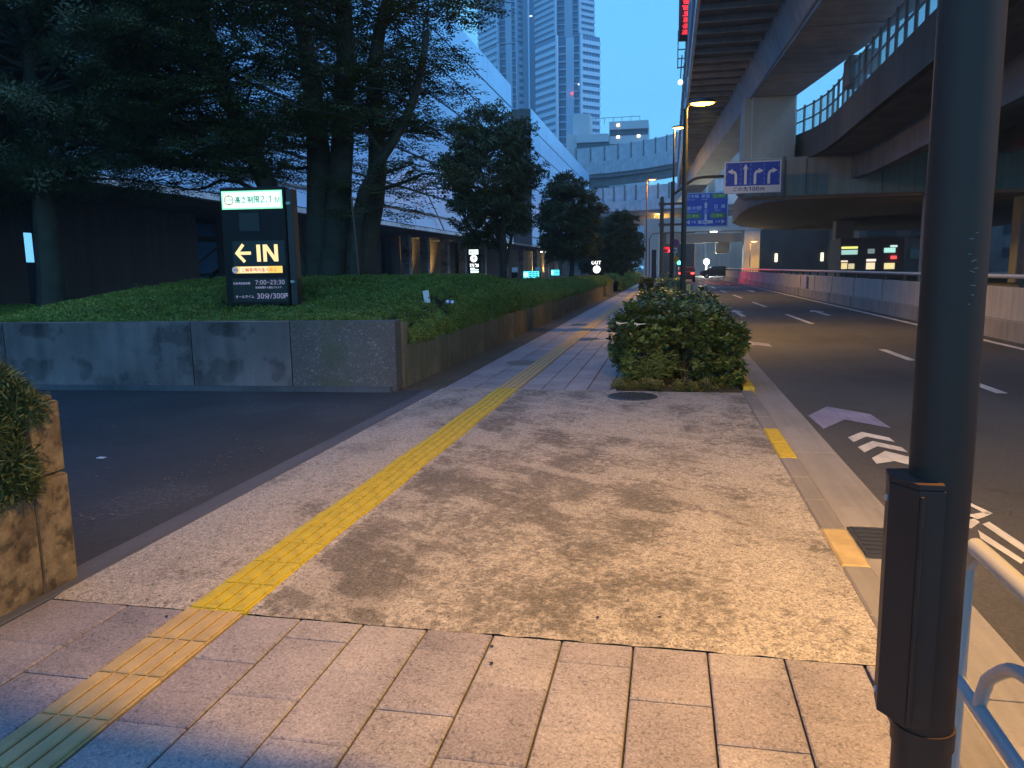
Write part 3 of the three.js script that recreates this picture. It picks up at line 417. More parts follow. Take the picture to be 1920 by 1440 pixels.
{ // mid-rise with balconies in front of the tower
  const t = thing('apartment_block', 'grey mid-rise block with balcony bands below the tower', 'building');
  const w = mat(0.5, 0.5, 0.53, 0.7), g = mat(0.07, 0.08, 0.1, 0.3);
  part(t, 'wall', bb(-30.6, -20, 2, 44.5, -262, -276), g); part(t, 'wall', bb(-20, -7.4, 2, 49, -264, -280), g); part(t, 'stair_core', bb(-33.9, -30.5, 2, 45.2, -261, -276), w); part(t, 'roof_box', bb(-32, -26.5, 44.6, 52, -264, -274), w); part(t, 'wall', bb(-14.5, -7.2, 2, 39.5, -258, -264), w);
  for (let k = 0; k < 5; k++) part(t, 'balcony', bb(-30.5, -20, 25 + 4.6 * k - 1.1, 25 + 4.6 * k + 1.4, -260.4, -262.2), w);
  for (let k = 0; k < 6; k++) part(t, 'balcony', bb(-19.9, -7.3, 24.4 + 4.6 * k - 1.2, 24.4 + 4.6 * k + 1.3, -262.2, -264.2), w);
  part(t, 'roof_rail', [bb(-28, -10, 50.6, 50.8, -266, -266.2), ...[0, 1, 2, 3, 4, 5, 6].map((k) => bx(0.2, 2, 0.2, -27.6 + 2.9 * k, 49.8, -266.1))], M.galv);
  for (const [x, y] of [[-17, 47.5], [-17, 43.8], [-10.4, 43.8], [-10.4, 40]]) part(t, 'lit_window', bx(1.0, 0.8, 0.2, x, y, -262.05), glow(1, 0.82, 0.5, 3));
}
// ---------------------------------------------------------------- elevated roads
const deckL = (d) => 1.25, deckGT = (d) => 6.9 - 0.045 * d, deckGB = (d) => 7.7 - 0.05 * d, deckR = (d) => 15.4 - 0.143 * d;
{
  const t = thing('upper_expressway', 'elevated expressway with ribbed steel underside and deep box girder over the road', 'viaduct');
  const sec = (d) => [[deckL(d), 13.9], [deckR(d) + 0.4, 13.9], [deckR(d) + 0.4, 14.25], [deckL(d), 14.25]];
  const Ds = [-6, 24, 44, 57];
  const Ds2 = [57.02, 76, 96, 118, 140];
  for (let i = 0; i + 1 < Ds.length; i++) {
    const a = Ds[i], b = Ds[i + 1] - 0.02;
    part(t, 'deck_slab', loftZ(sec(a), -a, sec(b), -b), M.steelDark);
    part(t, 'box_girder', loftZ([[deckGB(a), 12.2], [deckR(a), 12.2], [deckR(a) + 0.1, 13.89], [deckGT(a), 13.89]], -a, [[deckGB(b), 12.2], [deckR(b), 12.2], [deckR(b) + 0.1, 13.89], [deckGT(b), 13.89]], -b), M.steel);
    part(t, 'edge_fascia', bb(1.08, 1.25, 13.75, 15.5, -a, -b), M.deckBlue);
    part(t, 'edge_pipe', rod([0.98, 14.6, -a], [0.98, 14.6, -b], 0.09, 10), M.deckBlue);
  }
  for (let i = 0; i + 1 < Ds2.length; i++) { const a = Ds2[i], b = Ds2[i + 1] - 0.02, R = (d) => 7.2 - 0.045 * (d - 57); part(t, 'deck_slab', loftZ([[1.25, 13.9], [R(a) + 0.4, 13.9], [R(a) + 0.4, 14.25], [1.25, 14.25]], -a, [[1.25, 13.9], [R(b) + 0.4, 13.9], [R(b) + 0.4, 14.25], [1.25, 14.25]], -b), M.steelDark); part(t, 'box_girder', loftZ([[deckGB(a), 12.2], [R(a), 12.2], [R(a) + 0.1, 13.89], [deckGT(a), 13.89]], -a, [[deckGB(b), 12.2], [R(b), 12.2], [R(b) + 0.1, 13.89], [deckGT(b), 13.89]], -b), M.steel); part(t, 'edge_fascia', bb(1.08, 1.25, 13.75, 15.5, -a, -b), M.deckBlue); }
  for (let d = 28; d < 118; d += 1.95) part(t, 'cross_rib', bb(deckL(d) + 0.02, deckGT(d) - 0.02, 13.62, 13.89, -d, -d - 0.12), M.steel);
  // noise wall along the left edge: posts and panels
  for (let d = 34; d < 130; d += 4) { part(t, 'wall_post', bb(1.0, 1.2, 15.5, 19.6, -d, -d - 0.15), M.steelDark); part(t, 'wall_panel', bb(1.06, 1.16, 15.52, d < 50 ? 17.2 : 19.4, -d - 0.17, -d - 3.98), M.deckBlue); }
  for (let d = 21; d < 57; d += 8.8) { part(t, 'splice_plate', loftZ([[deckGB(d) + 0.06, 12.17], [deckR(d) - 0.1, 12.17], [deckR(d) - 0.1, 12.198], [deckGB(d) + 0.06, 12.198]], -d, [[deckGB(d + 0.5) + 0.06, 12.17], [deckR(d + 0.5) - 0.1, 12.17], [deckR(d + 0.5) - 0.1, 12.198], [deckGB(d + 0.5) + 0.06, 12.198]], -d - 0.5), M.steel); }
  part(t, 'conduit', rod([6.2, 12.05, -20], [4.9, 12.05, -52.6], 0.07, 8), M.steelDark);
  part(t, 'drain_pipe', rod([5.05, 6.4, -53.2], [5.05, 12.2, -53.2], 0.12, 8), M.pale);
}
{ // red lit message board on the edge, seen almost edge-on
  const t = thing('message_board', 'tall narrow board with glowing red lettering beside the expressway edge', 'sign', [0.95, 18.4, -61], 0.15);
  part(t, 'housing', bx(0.9, 4.4, 0.5, 0, 1.9, -0.3), M.black);
  const red = glow(1, 0.03, 0.04, 1.7), r = rngOf(3);
  for (let k = 0; k < 9; k++) { const g = []; for (let i = 0; i < 3; i++) g.push(bx(0.34 + 0.2 * r(), 0.05, 0.03, -0.05 + 0.1 * r(), 0.1 + k * 0.42 + i * 0.12, -0.03)); g.push(bx(0.06, 0.3, 0.03, -0.15 + 0.3 * r(), 0.24 + k * 0.42, -0.02)); part(t, 'glowing_letter', g, red); }
  part(t, 'top_bracket', bx(1.9, 0.22, 0.9, 0, 4.3, -0.3), M.steelDark); part(t, 'post', bx(0.25, 4.2, 0.25, 0.25, -2.2, -0.5), M.steelDark);
  const l = new THREE.PointLight(col(1, 0.04, 0.05), 3, 30, 2); l.position.set(1.1, 20.2, -60.2); l.castShadow = true; scene.add(l);
  const f = thing('lattice_frame', 'dark ladder-like frame with pale panes on the expressway edge', 'frame', [0.75, 17.3, -66]);
  for (const x of [-0.32, 0.32]) part(f, 'upright', bx(0.08, 2.9, 0.1, x, 1.4, 0), M.steelDark); for (let k = 0; k < 5; k++) part(f, 'rung', bx(0.6, 0.08, 0.1, 0, 0.05 + 0.68 * k, 0), M.steelDark); part(f, 'bracket', bx(0.5, 0.08, 0.1, 0.35, 0.1, 0), M.steelDark);
}
// portal frames: wide cross-beam over the carriageways, short column up to the girder
function portal(d, yb, yt, x0, x1, colX, up, label) {
  const t = thing('portal_pier', label, 'pier', [0, 0, -d]);
  const g = new THREE.ExtrudeGeometry(new THREE.Shape([[x0, yb + 0.35], [x0 + 0.4, yb], [x1, yb], [x1, yt], [x0, yt]].map((p) => new THREE.Vector2(...p))), { depth: 2.6, bevelEnabled: true, bevelSize: 0.06, bevelThickness: 0.06, bevelSegments: 1 }); g.translate(0, 0, -1.3); part(t, 'cross_beam', g, M.pier);
  if (up) part(t, 'upper_column', rb(up[1] - up[0], 12.18 - yt, 2.2, (up[0] + up[1]) / 2, (12.18 + yt) / 2 + 0.03, 0, 0.12, 2), M.pier);
  for (let x = x0 + 4; x < 30; x += 4.5) part(t, 'joint_strip', bx(0.05, yt - yb - 0.1, 0.02, x, (yt + yb) / 2, 1.37), M.darkConc);
  part(t, 'drain_pipe', rod([x0 + 2.6, yb - 0.1, 1.46], [x0 + 2.6, yt + 0.1, 1.46], 0.09, 8), M.steelDark);
  for (const x of colX) part(t, 'column', rb(2.4, yb + 0.2, 2.2, x, yb / 2 - 0.1, 0, 0.15, 2), M.pier);
  return t;
}
portal(54.2, 6.0, 8.3, 4.45, 44, [17.2, 38], [4.5, 7.75], 'concrete portal pier whose beam spans the road behind the blue lane sign');
portal(24.5, 9.75, 12.1, 5.0, 44, [13.6, 38], null, 'nearest concrete portal beam crossing the top right corner');
{ // lower deck to the right with a panelled noise barrier
  const t = thing('lower_expressway', 'lower elevated carriageway on the right with a glazed noise barrier', 'viaduct');
  const path = [[8.5, -8], [8.5, -20], [8.55, -28], [8.75, -40], [8.9, -46], [8.9, -49.6], [8.55, -52.6], [7.6, -56.2], [6.2, -59]];
  const right = path.map(([x, z]) => [46, z]);
  part(t, 'deck', pris([...path.map(([x, z]) => [x + 0.12, z]), ...right.reverse()], 8.35, 9.0), M.steelDark);
  part(t, 'parapet', pathWall(path, 8.3, 9.95, -0.3), M.darkConc);
  part(t, 'fascia_beam', pathWall(path.map(([x, z]) => [x + 2.6, z]), 6.9, 8.34, -0.6), M.steelDark);
  part(t, 'fascia_beam', pathWall(path.slice(0, 5).map(([x, z]) => [x + 8, z]), 7.2, 8.34, -0.6), M.steelDark);
  const pane = new THREE.MeshPhysicalMaterial({ color: col(0.86, 0.93, 0.95), transmission: 1, roughness: 0.22, thickness: 0, side: THREE.DoubleSide });
  // sample the path evenly
  const cv = new THREE.CatmullRomCurve3(path.map(([x, z]) => new THREE.Vector3(x - 0.0, 0, z)), false, 'catmullrom', 0.2), Ltot = cv.getLength(), N = Math.round((Ltot - 12) / 1.35);
  for (let k = 0; k < N; k++) {
    const u0 = (12 + (k * (Ltot - 12)) / N) / Ltot, u1 = (12 + ((k + 1) * (Ltot - 12)) / N) / Ltot, a = cv.getPointAt(u0), b = cv.getPointAt(Math.min(1, u1)), l = a.distanceTo(b), ang = -Math.atan2(b.z - a.z, b.x - a.x), mx = (a.x + b.x) / 2 + 0.14, mz = (a.z + b.z) / 2;
    part(t, 'barrier_post', bx(0.12, 1.75, 0.12, a.x + 0.14, 10.82, a.z, ang), M.steelDark);
    for (const r of [0, 1]) if (!(k > 17 && k < 21) || (r === 0 && k !== 19)) { const g = bx(l - 0.16, 0.7, 0.02, 0, 10.36 + r * 0.78, 0); g.translate(0, 0, 0); g.rotateY(ang); g.translate(mx, 0, mz); part(t, 'barrier_pane', g, pane); }
    for (const y of [9.98, 10.75, 11.55]) { const g = bx(l, 0.07, 0.08, 0, y, 0); g.rotateY(ang); g.translate(mx, 0, mz); part(t, 'barrier_rail', g, M.steelDark); }
  }
  part(t, 'service_box', rb(0.9, 1.4, 1.4, 9.1, 11.2, -43.5, 0.1), M.steelDark); part(t, 'service_box', rb(0.6, 1.0, 0.9, 9.2, 11.0, -40.6, 0.1), M.steelDark);
}
{ // curved ramp underside in the dark
  const t = thing('curved_ramp', 'dark curved ramp sweeping under the portal beam on the right', 'viaduct');
  const pts = []; for (const [x, d] of [[46, 66], [30, 63], [14, 63.2], [9.2, 64], [7.4, 66.5], [6.75, 72], [6.7, 80], [7.2, 96], [9, 106], [13, 115], [19, 121], [32, 131], [46, 134]]) pts.push([x, -d]);
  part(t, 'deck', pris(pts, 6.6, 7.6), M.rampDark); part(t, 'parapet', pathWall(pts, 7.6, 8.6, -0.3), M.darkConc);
  part(t, 'column', rb(2, 6.8, 2, 20, 3.3, -98, 0.15), M.pier); part(t, 'column', rb(2, 6.8, 2, 34, 3.3, -80, 0.15), M.pier);
}
function overpass(name, label, path, yb, yt, fascia, wallTop, postStep, thick = 9) {
  const t = thing(name, label, 'viaduct'); const back = path.map(([x, z]) => [x * 0.93, z - thick]).reverse();
  part(t, 'deck', pris([...path, ...back], yb, yt - 0.05), M.steelDark);
  part(t, 'girder', pathWall(path.map(([x, z]) => [x, z - 1.6]), yb - 1.9, yb, -0.5), M.steelDark);
  part(t, 'fascia', pathWall(path, yt - 0.1, fascia, -0.4), M.deckBlue);
  const cv = new THREE.CatmullRomCurve3(path.map(([x, z]) => new THREE.Vector3(x, 0, z - 0.2))), L = cv.getLength(), n = Math.floor(L / postStep);
  for (let k = 0; k < n; k++) { const a = cv.getPointAt(k / n), b = cv.getPointAt((k + 1) / n), l = a.distanceTo(b), ang = -Math.atan2(b.z - a.z, b.x - a.x); const g = bx(l - 0.35, wallTop - fascia, 0.12, 0, (wallTop + fascia) / 2, 0); g.rotateY(ang); g.translate((a.x + b.x) / 2, 0, (a.z + b.z) / 2); part(t, 'wall_panel', g, M.deckBlue); part(t, 'wall_post', bx(0.25, wallTop - fascia + 0.3, 0.3, a.x, (wallTop + fascia) / 2 + 0.1, a.z, ang), M.steelDark); }
  return t;
}
overpass('crossing_overpass', 'curved upper overpass with tall noise walls crossing in the distance below the blocks', [[-60, -192], [-38, -196], [-24, -196], [-14, -193], [-5, -187], [1, -180], [4.5, -170], [6, -158]], 23.4, 24.4, 27.2, 30.8, 3.6);
{ const t = overpass('crossing_overpass', 'lower overpass with pale parapet panels crossing behind the direction sign', [[-50, -158], [-20, -155], [-6, -152], [4, -148], [14, -142], [30, -132]], 11.4, 12.4, 14.2, 16.9, 2.2); part(t, 'pier', rb(2.4, 10, 2.4, -14, 4.9, -160, 0.1), M.pier); part(t, 'pier', rb(2.4, 10, 2.4, 8, 4.9, -151, 0.1), M.pier); }
{ const t = thing('junction_pier', 'massive grey junction pier filling the gap left of the portal column', 'pier', [0, 0, -146]); part(t, 'body', bb(4.6, 15, 0, 24, 0, -4), M.pier); part(t, 'cap', bb(2.6, 17, 24.02, 31, 0.6, -5), M.steelDark); part(t, 'pipe', rod([6.4, 0, 0.2], [6.4, 24, 0.2], 0.25, 8), M.pale); }
{ // pale portal at the crossing
  const t = thing('crossing_portal', 'pale lit concrete portal at the far end of the footway', 'pier', [0, 0, -122]);
  part(t, 'column', rb(2.3, 8.9, 2.4, -2.7, 4.4, 0, 0.1), M.pale); part(t, 'cross_beam', rb(17, 2.1, 2.4, 5, 7.8, 0.03, 0.1), M.pale); part(t, 'column', rb(2.3, 6.8, 2.4, 12, 3.4, 0, 0.1), M.pale);
  part(t, 'lower_beam', rb(13, 1.5, 1.6, 6, 5.9, -3, 0.1), M.pier); part(t, 'bracket', rb(2.2, 2.2, 2, 8.2, 4.6, -5, 0.3), M.pier);
}
{ // dark back wall of the crossing, with an arch and lit slots
  const t = thing('underpass_wall', 'dim concrete wall with an arched opening beyond the crossing', 'wall', [0, 0, -160]);
  part(t, 'wall', [bb(-2, 2, 0, 9, 0, -2), bb(2.02, 14, 5.6, 9, 0, -2), bb(14.02, 70, 0, 9, 0, -2)], M.darkConc);
  const arch = new THREE.Shape(); arch.moveTo(5, 0); arch.lineTo(14, 0); arch.lineTo(14, 5.6); arch.lineTo(5, 5.6); arch.lineTo(5, 0); const hole = new THREE.Path(); hole.moveTo(6, 0); hole.lineTo(6, 3); hole.absellipse(9.5, 3, 3.5, 2.2, Math.PI, 0, true); hole.lineTo(13, 0); arch.holes.push(hole);
  part(t, 'arch', new THREE.ExtrudeGeometry(arch, { depth: 1.5, bevelEnabled: false }).translate(0, 0, -1.6), M.pier); part(t, 'backing', bb(-2, 14, 0, 6, -6, -6.4), M.darkConc);
  for (const x of [17, 20.5, 29]) part(t, 'wall_lamp', bx(0.5, 1.6, 0.2, x, 3, 0.15), glow(1, 0.95, 0.6, 2));
}
// dark city blocks that close the view under the decks
for (const [x, z, w, d, h, label] of [[50, -150, 40, 30, 16, 'dark office block at the right behind the shops'], [26, -205, 34, 20, 15, 'dark block behind the underpass wall'], [75, -90, 30, 40, 12, 'dark block far right beyond the lower deck'], [-24, -230, 20, 20, 17, 'dim block behind the distant trees on the left']]) {
  const t = thing('office_block', label, 'building', [x, 0, z]); part(t, 'wall', bb(-w / 2, w / 2, 0, h, -d / 2, d / 2), M.darkConc); part(t, 'roof_edge', bb(-w / 2 - 0.2, w / 2 + 0.2, h, h + 0.6, -d / 2 - 0.2, d / 2 + 0.2), M.concrete);
  for (let j = 0; j < 3; j++) for (let i = 0; i < 6; i++) part(t, 'window', bx(w / 9, 1.5, 0.15, -w / 2 + (w / 6) * (i + 0.5), 3 + j * 3.6, d / 2 + 0.06), M.darkGlass);
}
// concrete road barrier on the right, with rail
{
  const t = thing('road_barrier', 'long concrete barrier wall with a pipe rail on the far side of the road', 'barrier');
  for (let z = 8; z > -96; z -= 4) { const o = 0.0065 * (z + 17), xx = 7.0 + o; part(t, 'footing', rb(0.5, 0.46, 3.98, xx + 0.25, 0.14, z - 2, 0.03, 1), M.barrierFoot); part(t, 'wall_panel', rb(0.25, 0.7, 3.97, xx + 0.22, 0.7, z - 2, 0.02, 1), M.barrier); if (z % 8 === 0) { } for (const k of [0, 2]) part(t, 'rail_post', bx(0.06, 0.3, 0.1, xx + 0.22, 1.18, z - k), M.blackPole); part(t, 'pipe_rail', rod([xx + 0.18, 1.28, z], [xx + 0.18 - 0.026, 1.28, z - 4], 0.05, 8), M.galv); }
  const uvfix = (c) => { const p = c.geometry.attributes.position, u = new Float32Array(p.count * 2); for (let i = 0; i < p.count; i++) { u[i * 2] = p.getZ(i) + p.getX(i); u[i * 2 + 1] = p.getY(i) + p.getX(i); } c.geometry.setAttribute('uv', new THREE.BufferAttribute(u, 2)); }; t.children.filter((c) => /footing|panel/.test(c.name)).forEach(uvfix);
  const p = solo('notice_plate', bx(0.06, 0.55, 0.9, 6.86, 0.75, -42), mat(0.25, 0.28, 0.42, 0.5), 'grey blue plate fixed on the road barrier', 'plate');
}
// shops in the distance under the decks
function shop(name, label, x, z, w, h, parts) { const t = thing(name, label, 'shop', [x, 0, z]); part(t, 'wall', bb(0, w, 0, h, -6, 0), mat(0.13, 0.14, 0.16, 0.8)); for (const [n, x0, x1, y0, y1, m, zo = 0.06] of parts) part(t, n, bb(x0, x1, y0, y1, -0.02, zo), m); return t; }
const lit = (r, g, b, k) => glow(r, g, b, k * 0.6);
const cs = shop('corner_shop', 'lit corner shops with yellow and white signs beyond the road barrier', 18.2, -90, 7.4, 6.2, [['sign_band', 0.1, 2.0, 4.6, 4.9, lit(0.9, 0.85, 0.2, 2.5)], ['upper_window', 0.1, 2.0, 3.7, 4.4, lit(0.55, 0.95, 0.85, 1.2)], ['window', 0.15, 0.85, 1.5, 2.4, lit(1, 0.8, 0.35, 1.6)], ['window', 1.0, 1.7, 1.5, 2.3, lit(1, 0.85, 0.5, 1.2)], ['sign_band', 0.1, 0.9, 2.55, 2.8, lit(1, 0.75, 0.6, 1.8)], ['window', 3.1, 4.1, 1.4, 2.4, lit(1, 0.8, 0.5, 1.8)], ['sign_band', 3.1, 4.2, 2.6, 2.95, lit(1, 0.8, 0.7, 2.2)], ['upper_window', 3.2, 4.0, 3.8, 4.5, lit(0.6, 0.8, 0.8, 0.5)], ['sign_band', 5.1, 6.4, 3.9, 4.6, lit(0.5, 1, 0.85, 1.6)], ['hanging_sign', 5.9, 6.5, 2.9, 3.4, lit(1, 0.1, 0.1, 2), 0.4], ['window', 5.2, 6.4, 1.4, 2.3, lit(1, 0.85, 0.4, 1.6)], ['upper_sign', 5.8, 6.6, 4.7, 5.0, lit(0.7, 1, 0.9, 1.6)]]);
cs.scale.set(0.86, 0.7, 1);
shop('convenience_store', 'blue-white lit convenience store at the right edge behind the pole', 25.5, -60, 9, 6.4, [['sign_band', 0.2, 8, 3.55, 3.85, lit(0.35, 0.8, 1, 2.2)], ['sign_band', 0.2, 8, 3.0, 3.3, lit(0.3, 0.85, 1, 2.4)], ['emblem_sign', 2.0, 3.1, 3.95, 4.9, lit(0.1, 0.55, 1, 3), 0.4], ['window', 0.2, 3.2, 1.0, 2.7, lit(0.65, 0.85, 1, 0.9)], ['window', 3.4, 7, 1.0, 2.7, lit(0.65, 0.85, 1, 0.9)], ['counter_light', 1.0, 2.0, 1.0, 1.5, lit(0.85, 0.97, 1, 2)], ['upper_wall', 0.2, 8, 4.95, 6.2, mat(0.55, 0.57, 0.66, 0.7)]]);
// ---------------------------------------------------------------- foliage
function leafGeo(L, W, fold = 0.25, droop = 0.12) { // pointed oval, 6 triangles, along +z
  const p = [[0, 0, 0], [-W / 2, fold * W, L * 0.38], [0, 0, L * 0.42], [W / 2, fold * W, L * 0.38], [-W * 0.36, fold * W * 0.6 - droop * L * 0.4, L * 0.72], [W * 0.36, fold * W * 0.6 - droop * L * 0.4, L * 0.72], [0, -droop * L, L]];
  const f = [[0, 2, 1], [0, 3, 2], [1, 2, 4], [2, 3, 5], [4, 2, 6], [2, 5, 6]], P = [], U = []; for (const t of f) for (const k of t) { P.push(...p[k]); U.push(p[k][0] / W + 0.5, p[k][2] / L); }
  const g = new THREE.BufferGeometry(); g.setAttribute('position', new THREE.Float32BufferAttribute(P, 3)); g.setAttribute('uv', new THREE.Float32BufferAttribute(U, 2)); g.computeVertexNormals(); return g;
}
const rotL = (g, rx, ry, rz, x, y, z) => { const m = new THREE.Matrix4().makeRotationFromEuler(new THREE.Euler(rx, ry, rz, 'YXZ')); m.setPosition(x, y, z); const c = g.clone(); c.applyMatrix4(m); return c; };
function sprayGeo(r, n, len, leaf) { const g = []; for (let i = 0; i < n; i++) { const t = (i + 0.5) / n, s = i % 2 ? 1 : -1; g.push(rotL(leaf, (r() - 0.5) * 0.5, s * (0.9 + 0.4 * r()) * (i === n - 1 ? 0.1 : 1), s * 0.2 * r(), 0, (r() - 0.5) * 0.05 - 0.12 * t * t * len, t * len)); } return mergeGeometries(g); }
function tuftGeo(r, n, rad, leaf, up = 0.6) { const g = []; for (let i = 0; i < n; i++) { const a = i * 2.4 + r() * 0.6, e = -0.2 - up * r() * 1.5; g.push(rotL(leaf, e, a, 0, Math.sin(a) * rad * r() * 0.7, (r() - 0.3) * rad, Math.cos(a) * rad * r() * 0.7)); } return mergeGeometries(g); }
const R0 = rngOf(11);
const zelkova = sprayGeo(R0, 13, 0.5, leafGeo(0.085, 0.036)), broad = tuftGeo(R0, 14, 0.16, leafGeo(0.13, 0.058), 0.5), needle = tuftGeo(R0, 20, 0.2, leafGeo(0.1, 0.022, 0.1, 0.3), 0.2), azalea = tuftGeo(R0, 20, 0.06, leafGeo(0.038, 0.015), 0.75), evergreen = tuftGeo(R0, 10, 0.05, leafGeo(0.078, 0.046, 0.14, 0.2), 0.6), grassy = tuftGeo(R0, 12, 0.02, leafGeo(0.2, 0.008, 0.1, 0.5), 0.8), juniper = tuftGeo(R0, 22, 0.05, leafGeo(0.055, 0.009, 0.1, 0.2), 0.9);
const leafM = (r, g, b, rough = 0.6) => mat(r, g, b, rough);
const LM = { zel: leafM(0.075, 0.1, 0.035), broad: leafM(0.06, 0.09, 0.035), dark: leafM(0.05, 0.072, 0.035), azalea: leafM(0.19, 0.25, 0.042), bush: mat(0.115, 0.15, 0.036, 0.34), grass: leafM(0.13, 0.17, 0.045), jun: leafM(0.1, 0.13, 0.04), weeds: leafM(0.15, 0.15, 0.045) };
function scatter(parent, name, geo, m, list, seed, spread = 0.35) { // list of [x, y, z, scale, yaw, pitch, roll]
  const im = new THREE.InstancedMesh(geo, m, list.length), d = new THREE.Object3D(), r = rngOf(seed), c = new THREE.Color(); d.rotation.order = 'YXZ';
  list.forEach(([x, y, z, s, yaw, pi = 0, ro = 0], i) => { d.position.set(x, y, z); d.rotation.set(pi, yaw, ro); d.scale.setScalar(s); d.updateMatrix(); im.setMatrixAt(i, d.matrix); const k = 1 - spread + 2 * spread * r(); im.setColorAt(i, c.setRGB(k * (0.9 + 0.25 * r()), k, k * (0.85 + 0.3 * r()))); });
  im.name = name; im.castShadow = im.receiveShadow = true; im.userData.kind = 'stuff'; parent.add(im); return im;
}
// tapered, slightly crooked limb
function limb(a, b, r0, r1, r, bend = 0.12, n = 7, seg = 7) {
  const A = new THREE.Vector3(...a), B = new THREE.Vector3(...b), L = A.distanceTo(B), m1 = A.clone().lerp(B, 0.35).add(new THREE.Vector3((r() - 0.5) * bend * L, (r() - 0.2) * bend * L, (r() - 0.5) * bend * L)), m2 = A.clone().lerp(B, 0.7).add(new THREE.Vector3((r() - 0.5) * bend * L, (r() - 0.2) * bend * L * 0.8, (r() - 0.5) * bend * L));
  const cv = new THREE.CatmullRomCurve3([A, m1, m2, B]), g = new THREE.TubeGeometry(cv, n, 1, seg, false), p = g.attributes.position, v = new THREE.Vector3();
  for (let i = 0; i <= n; i++) { const c = cv.getPointAt(i / n), rad = mix(r0, r1, Math.pow(i / n, 0.8)) * (i === 0 ? 1.15 : 1); for (let j = 0; j <= seg; j++) { const k = i * (seg + 1) + j; v.fromBufferAttribute(p, k).sub(c).multiplyScalar(rad * (0.92 + 0.16 * hash(i, j % seg, 77))).add(c); p.setXYZ(k, v.x, v.y, v.z); } }
  g.computeVertexNormals(); return { g, cv };
}
function tree(name, label, base, o, group) {
  const t = thing(name, label, 'tree', base, 0, group), r = rngOf(o.seed), wood = [], L = [], stems = [];
  for (const s of o.stems) { const l = limb(s[0], s[1], s[2], s[3], r, o.bend ?? 0.1, 10, 9); wood.push(l.g); stems.push(l.cv); }
  const cs = []; let tries = 0;
  while (cs.length < o.clusters && tries++ < 20000) { // cluster centres through the crown's volume, mostly in its outer part
    const a = r() * 6.283, cz = r() * 2 - 1, q = Math.sqrt(1 - cz * cz), rad = 0.45 + 0.55 * Math.pow(r(), 0.6);
    const c = [o.c[0] + Math.cos(a) * q * rad * o.r[0], o.c[1] + cz * rad * o.r[1], o.c[2] + Math.sin(a) * q * rad * o.r[2]];
    if (o.minY && c[1] < o.minY) continue; if (o.keep && !o.keep(c)) continue;
    if (cs.some((k) => Math.hypot(k[0] - c[0], (k[1] - c[1]) * 1.5, k[2] - c[2]) < o.gap)) continue; cs.push(c);
  }
  for (const c of [...cs, ...(o.extra || [])]) {
    let best = null, bd = 1e9, bt = 0; for (const s of stems) for (let u = 0.25; u <= 1; u += 0.05) { const p = s.getPointAt(u), d = p.distanceTo(new THREE.Vector3(...c)) + (p.y > c[1] - 0.2 ? 2 * (p.y - c[1] + 0.2) : 0); if (d < bd) { bd = d; best = p; bt = u; } }
    const rr = mix(0.075, 0.03, bt) * (o.limb ?? 1); wood.push(limb([best.x, best.y, best.z], c, rr, rr * 0.22, r, 0.22, 6, 5).g);
    for (let k = 0; k < 3; k++) { const e = [c[0] + (r() - 0.5) * o.cr[0] * 1.5, c[1] + (r() - 0.3) * o.cr[1], c[2] + (r() - 0.5) * o.cr[0] * 1.5]; wood.push(limb(c, e, rr * 0.25, rr * 0.08, r, 0.2, 3, 4).g); }
    const n = Math.round(o.per * (0.7 + 0.6 * r())), tilt = (r() - 0.5) * 0.4;
    for (let k = 0; k < n; k++) { const a = r() * 6.283, q = Math.sqrt(r()), x = Math.cos(a) * q * o.cr[0], z = Math.sin(a) * q * o.cr[0], y = (r() + r() + r() - 1.5) * 0.8 * o.cr[1] - (o.droop || 0) * q * q * o.cr[0] + tilt * x; L.push([c[0] + x, c[1] + y, c[2] + z, (o.ls || 1) * (0.75 + 0.5 * r()), a * (o.flat ? -1 : 1) + Math.PI / 2 * (o.flat ? 1 : 0) + (r() - 0.5) * 1.4, (r() - 0.5) * (o.flat ? 0.6 : 1.6), (r() - 0.5) * (o.flat ? 0.6 : 1.6)]); }
  }
  part(t, 'trunk', wood, M.bark); scatter(t, 'crown', o.leaf, o.m, L, o.seed + 1); return t;
}
// the large many-stemmed tree behind the parking sign
tree('zelkova_tree', 'large many-stemmed tree with fanning trunks behind the lit parking sign', [-8.05, 1.0, -17.2], { seed: 21, leaf: zelkova, m: LM.zel, flat: true, droop: 0.12, limb: 1.2,
  stems: [[[-0.5, 0, 0.2], [-2.3, 6.6, 0.6], 0.36, 0.12], [[-0.2, 0, -0.1], [-0.9, 8.6, -0.6], 0.42, 0.12], [[0.25, 0, 0.1], [0.7, 8.8, 0.3], 0.4, 0.12], [[0.55, 0, -0.1], [2.0, 7.6, -0.5], 0.34, 0.1], [[0.75, 0, 0.2], [3.0, 5.6, 0.8], 0.2, 0.06]],
  c: [-1.3, 5.8, 0], r: [4.9, 3.3, 4.0], minY: 2.6, keep: (c) => c[1] > 3.1 + 0.6 * Math.sin(c[0] * 1.3) - (Math.abs(c[0]) > 2 ? 0.5 : 0), clusters: 170, gap: 0.7, cr: [0.85, 0.2], per: 92, ls: 1.1,
  extra: [[1.55, 2.0, 0.4], [1.3, 2.5, 0.6], [3.3, 2.6, 0.4], [2.5, 2.9, 0.6], [-3.4, 2.7, 0.6], [-4.0, 3.3, 0.2]] });
tree('cedar_tree', 'dark drooping evergreen tree at the left above the hedge', [-12.9, 0.6, -14.2], { seed: 31, leaf: needle, m: LM.dark, droop: 0.35, limb: 1.1, bend: 0.03, stems: [[[0, 0, 0], [0.2, 9.4, 0], 0.3, 0.05]], c: [0.1, 5.7, 0], r: [2.9, 3.3, 2.8], minY: 3.0, clusters: 105, gap: 0.62, cr: [0.75, 0.32], per: 95, ls: 1 });
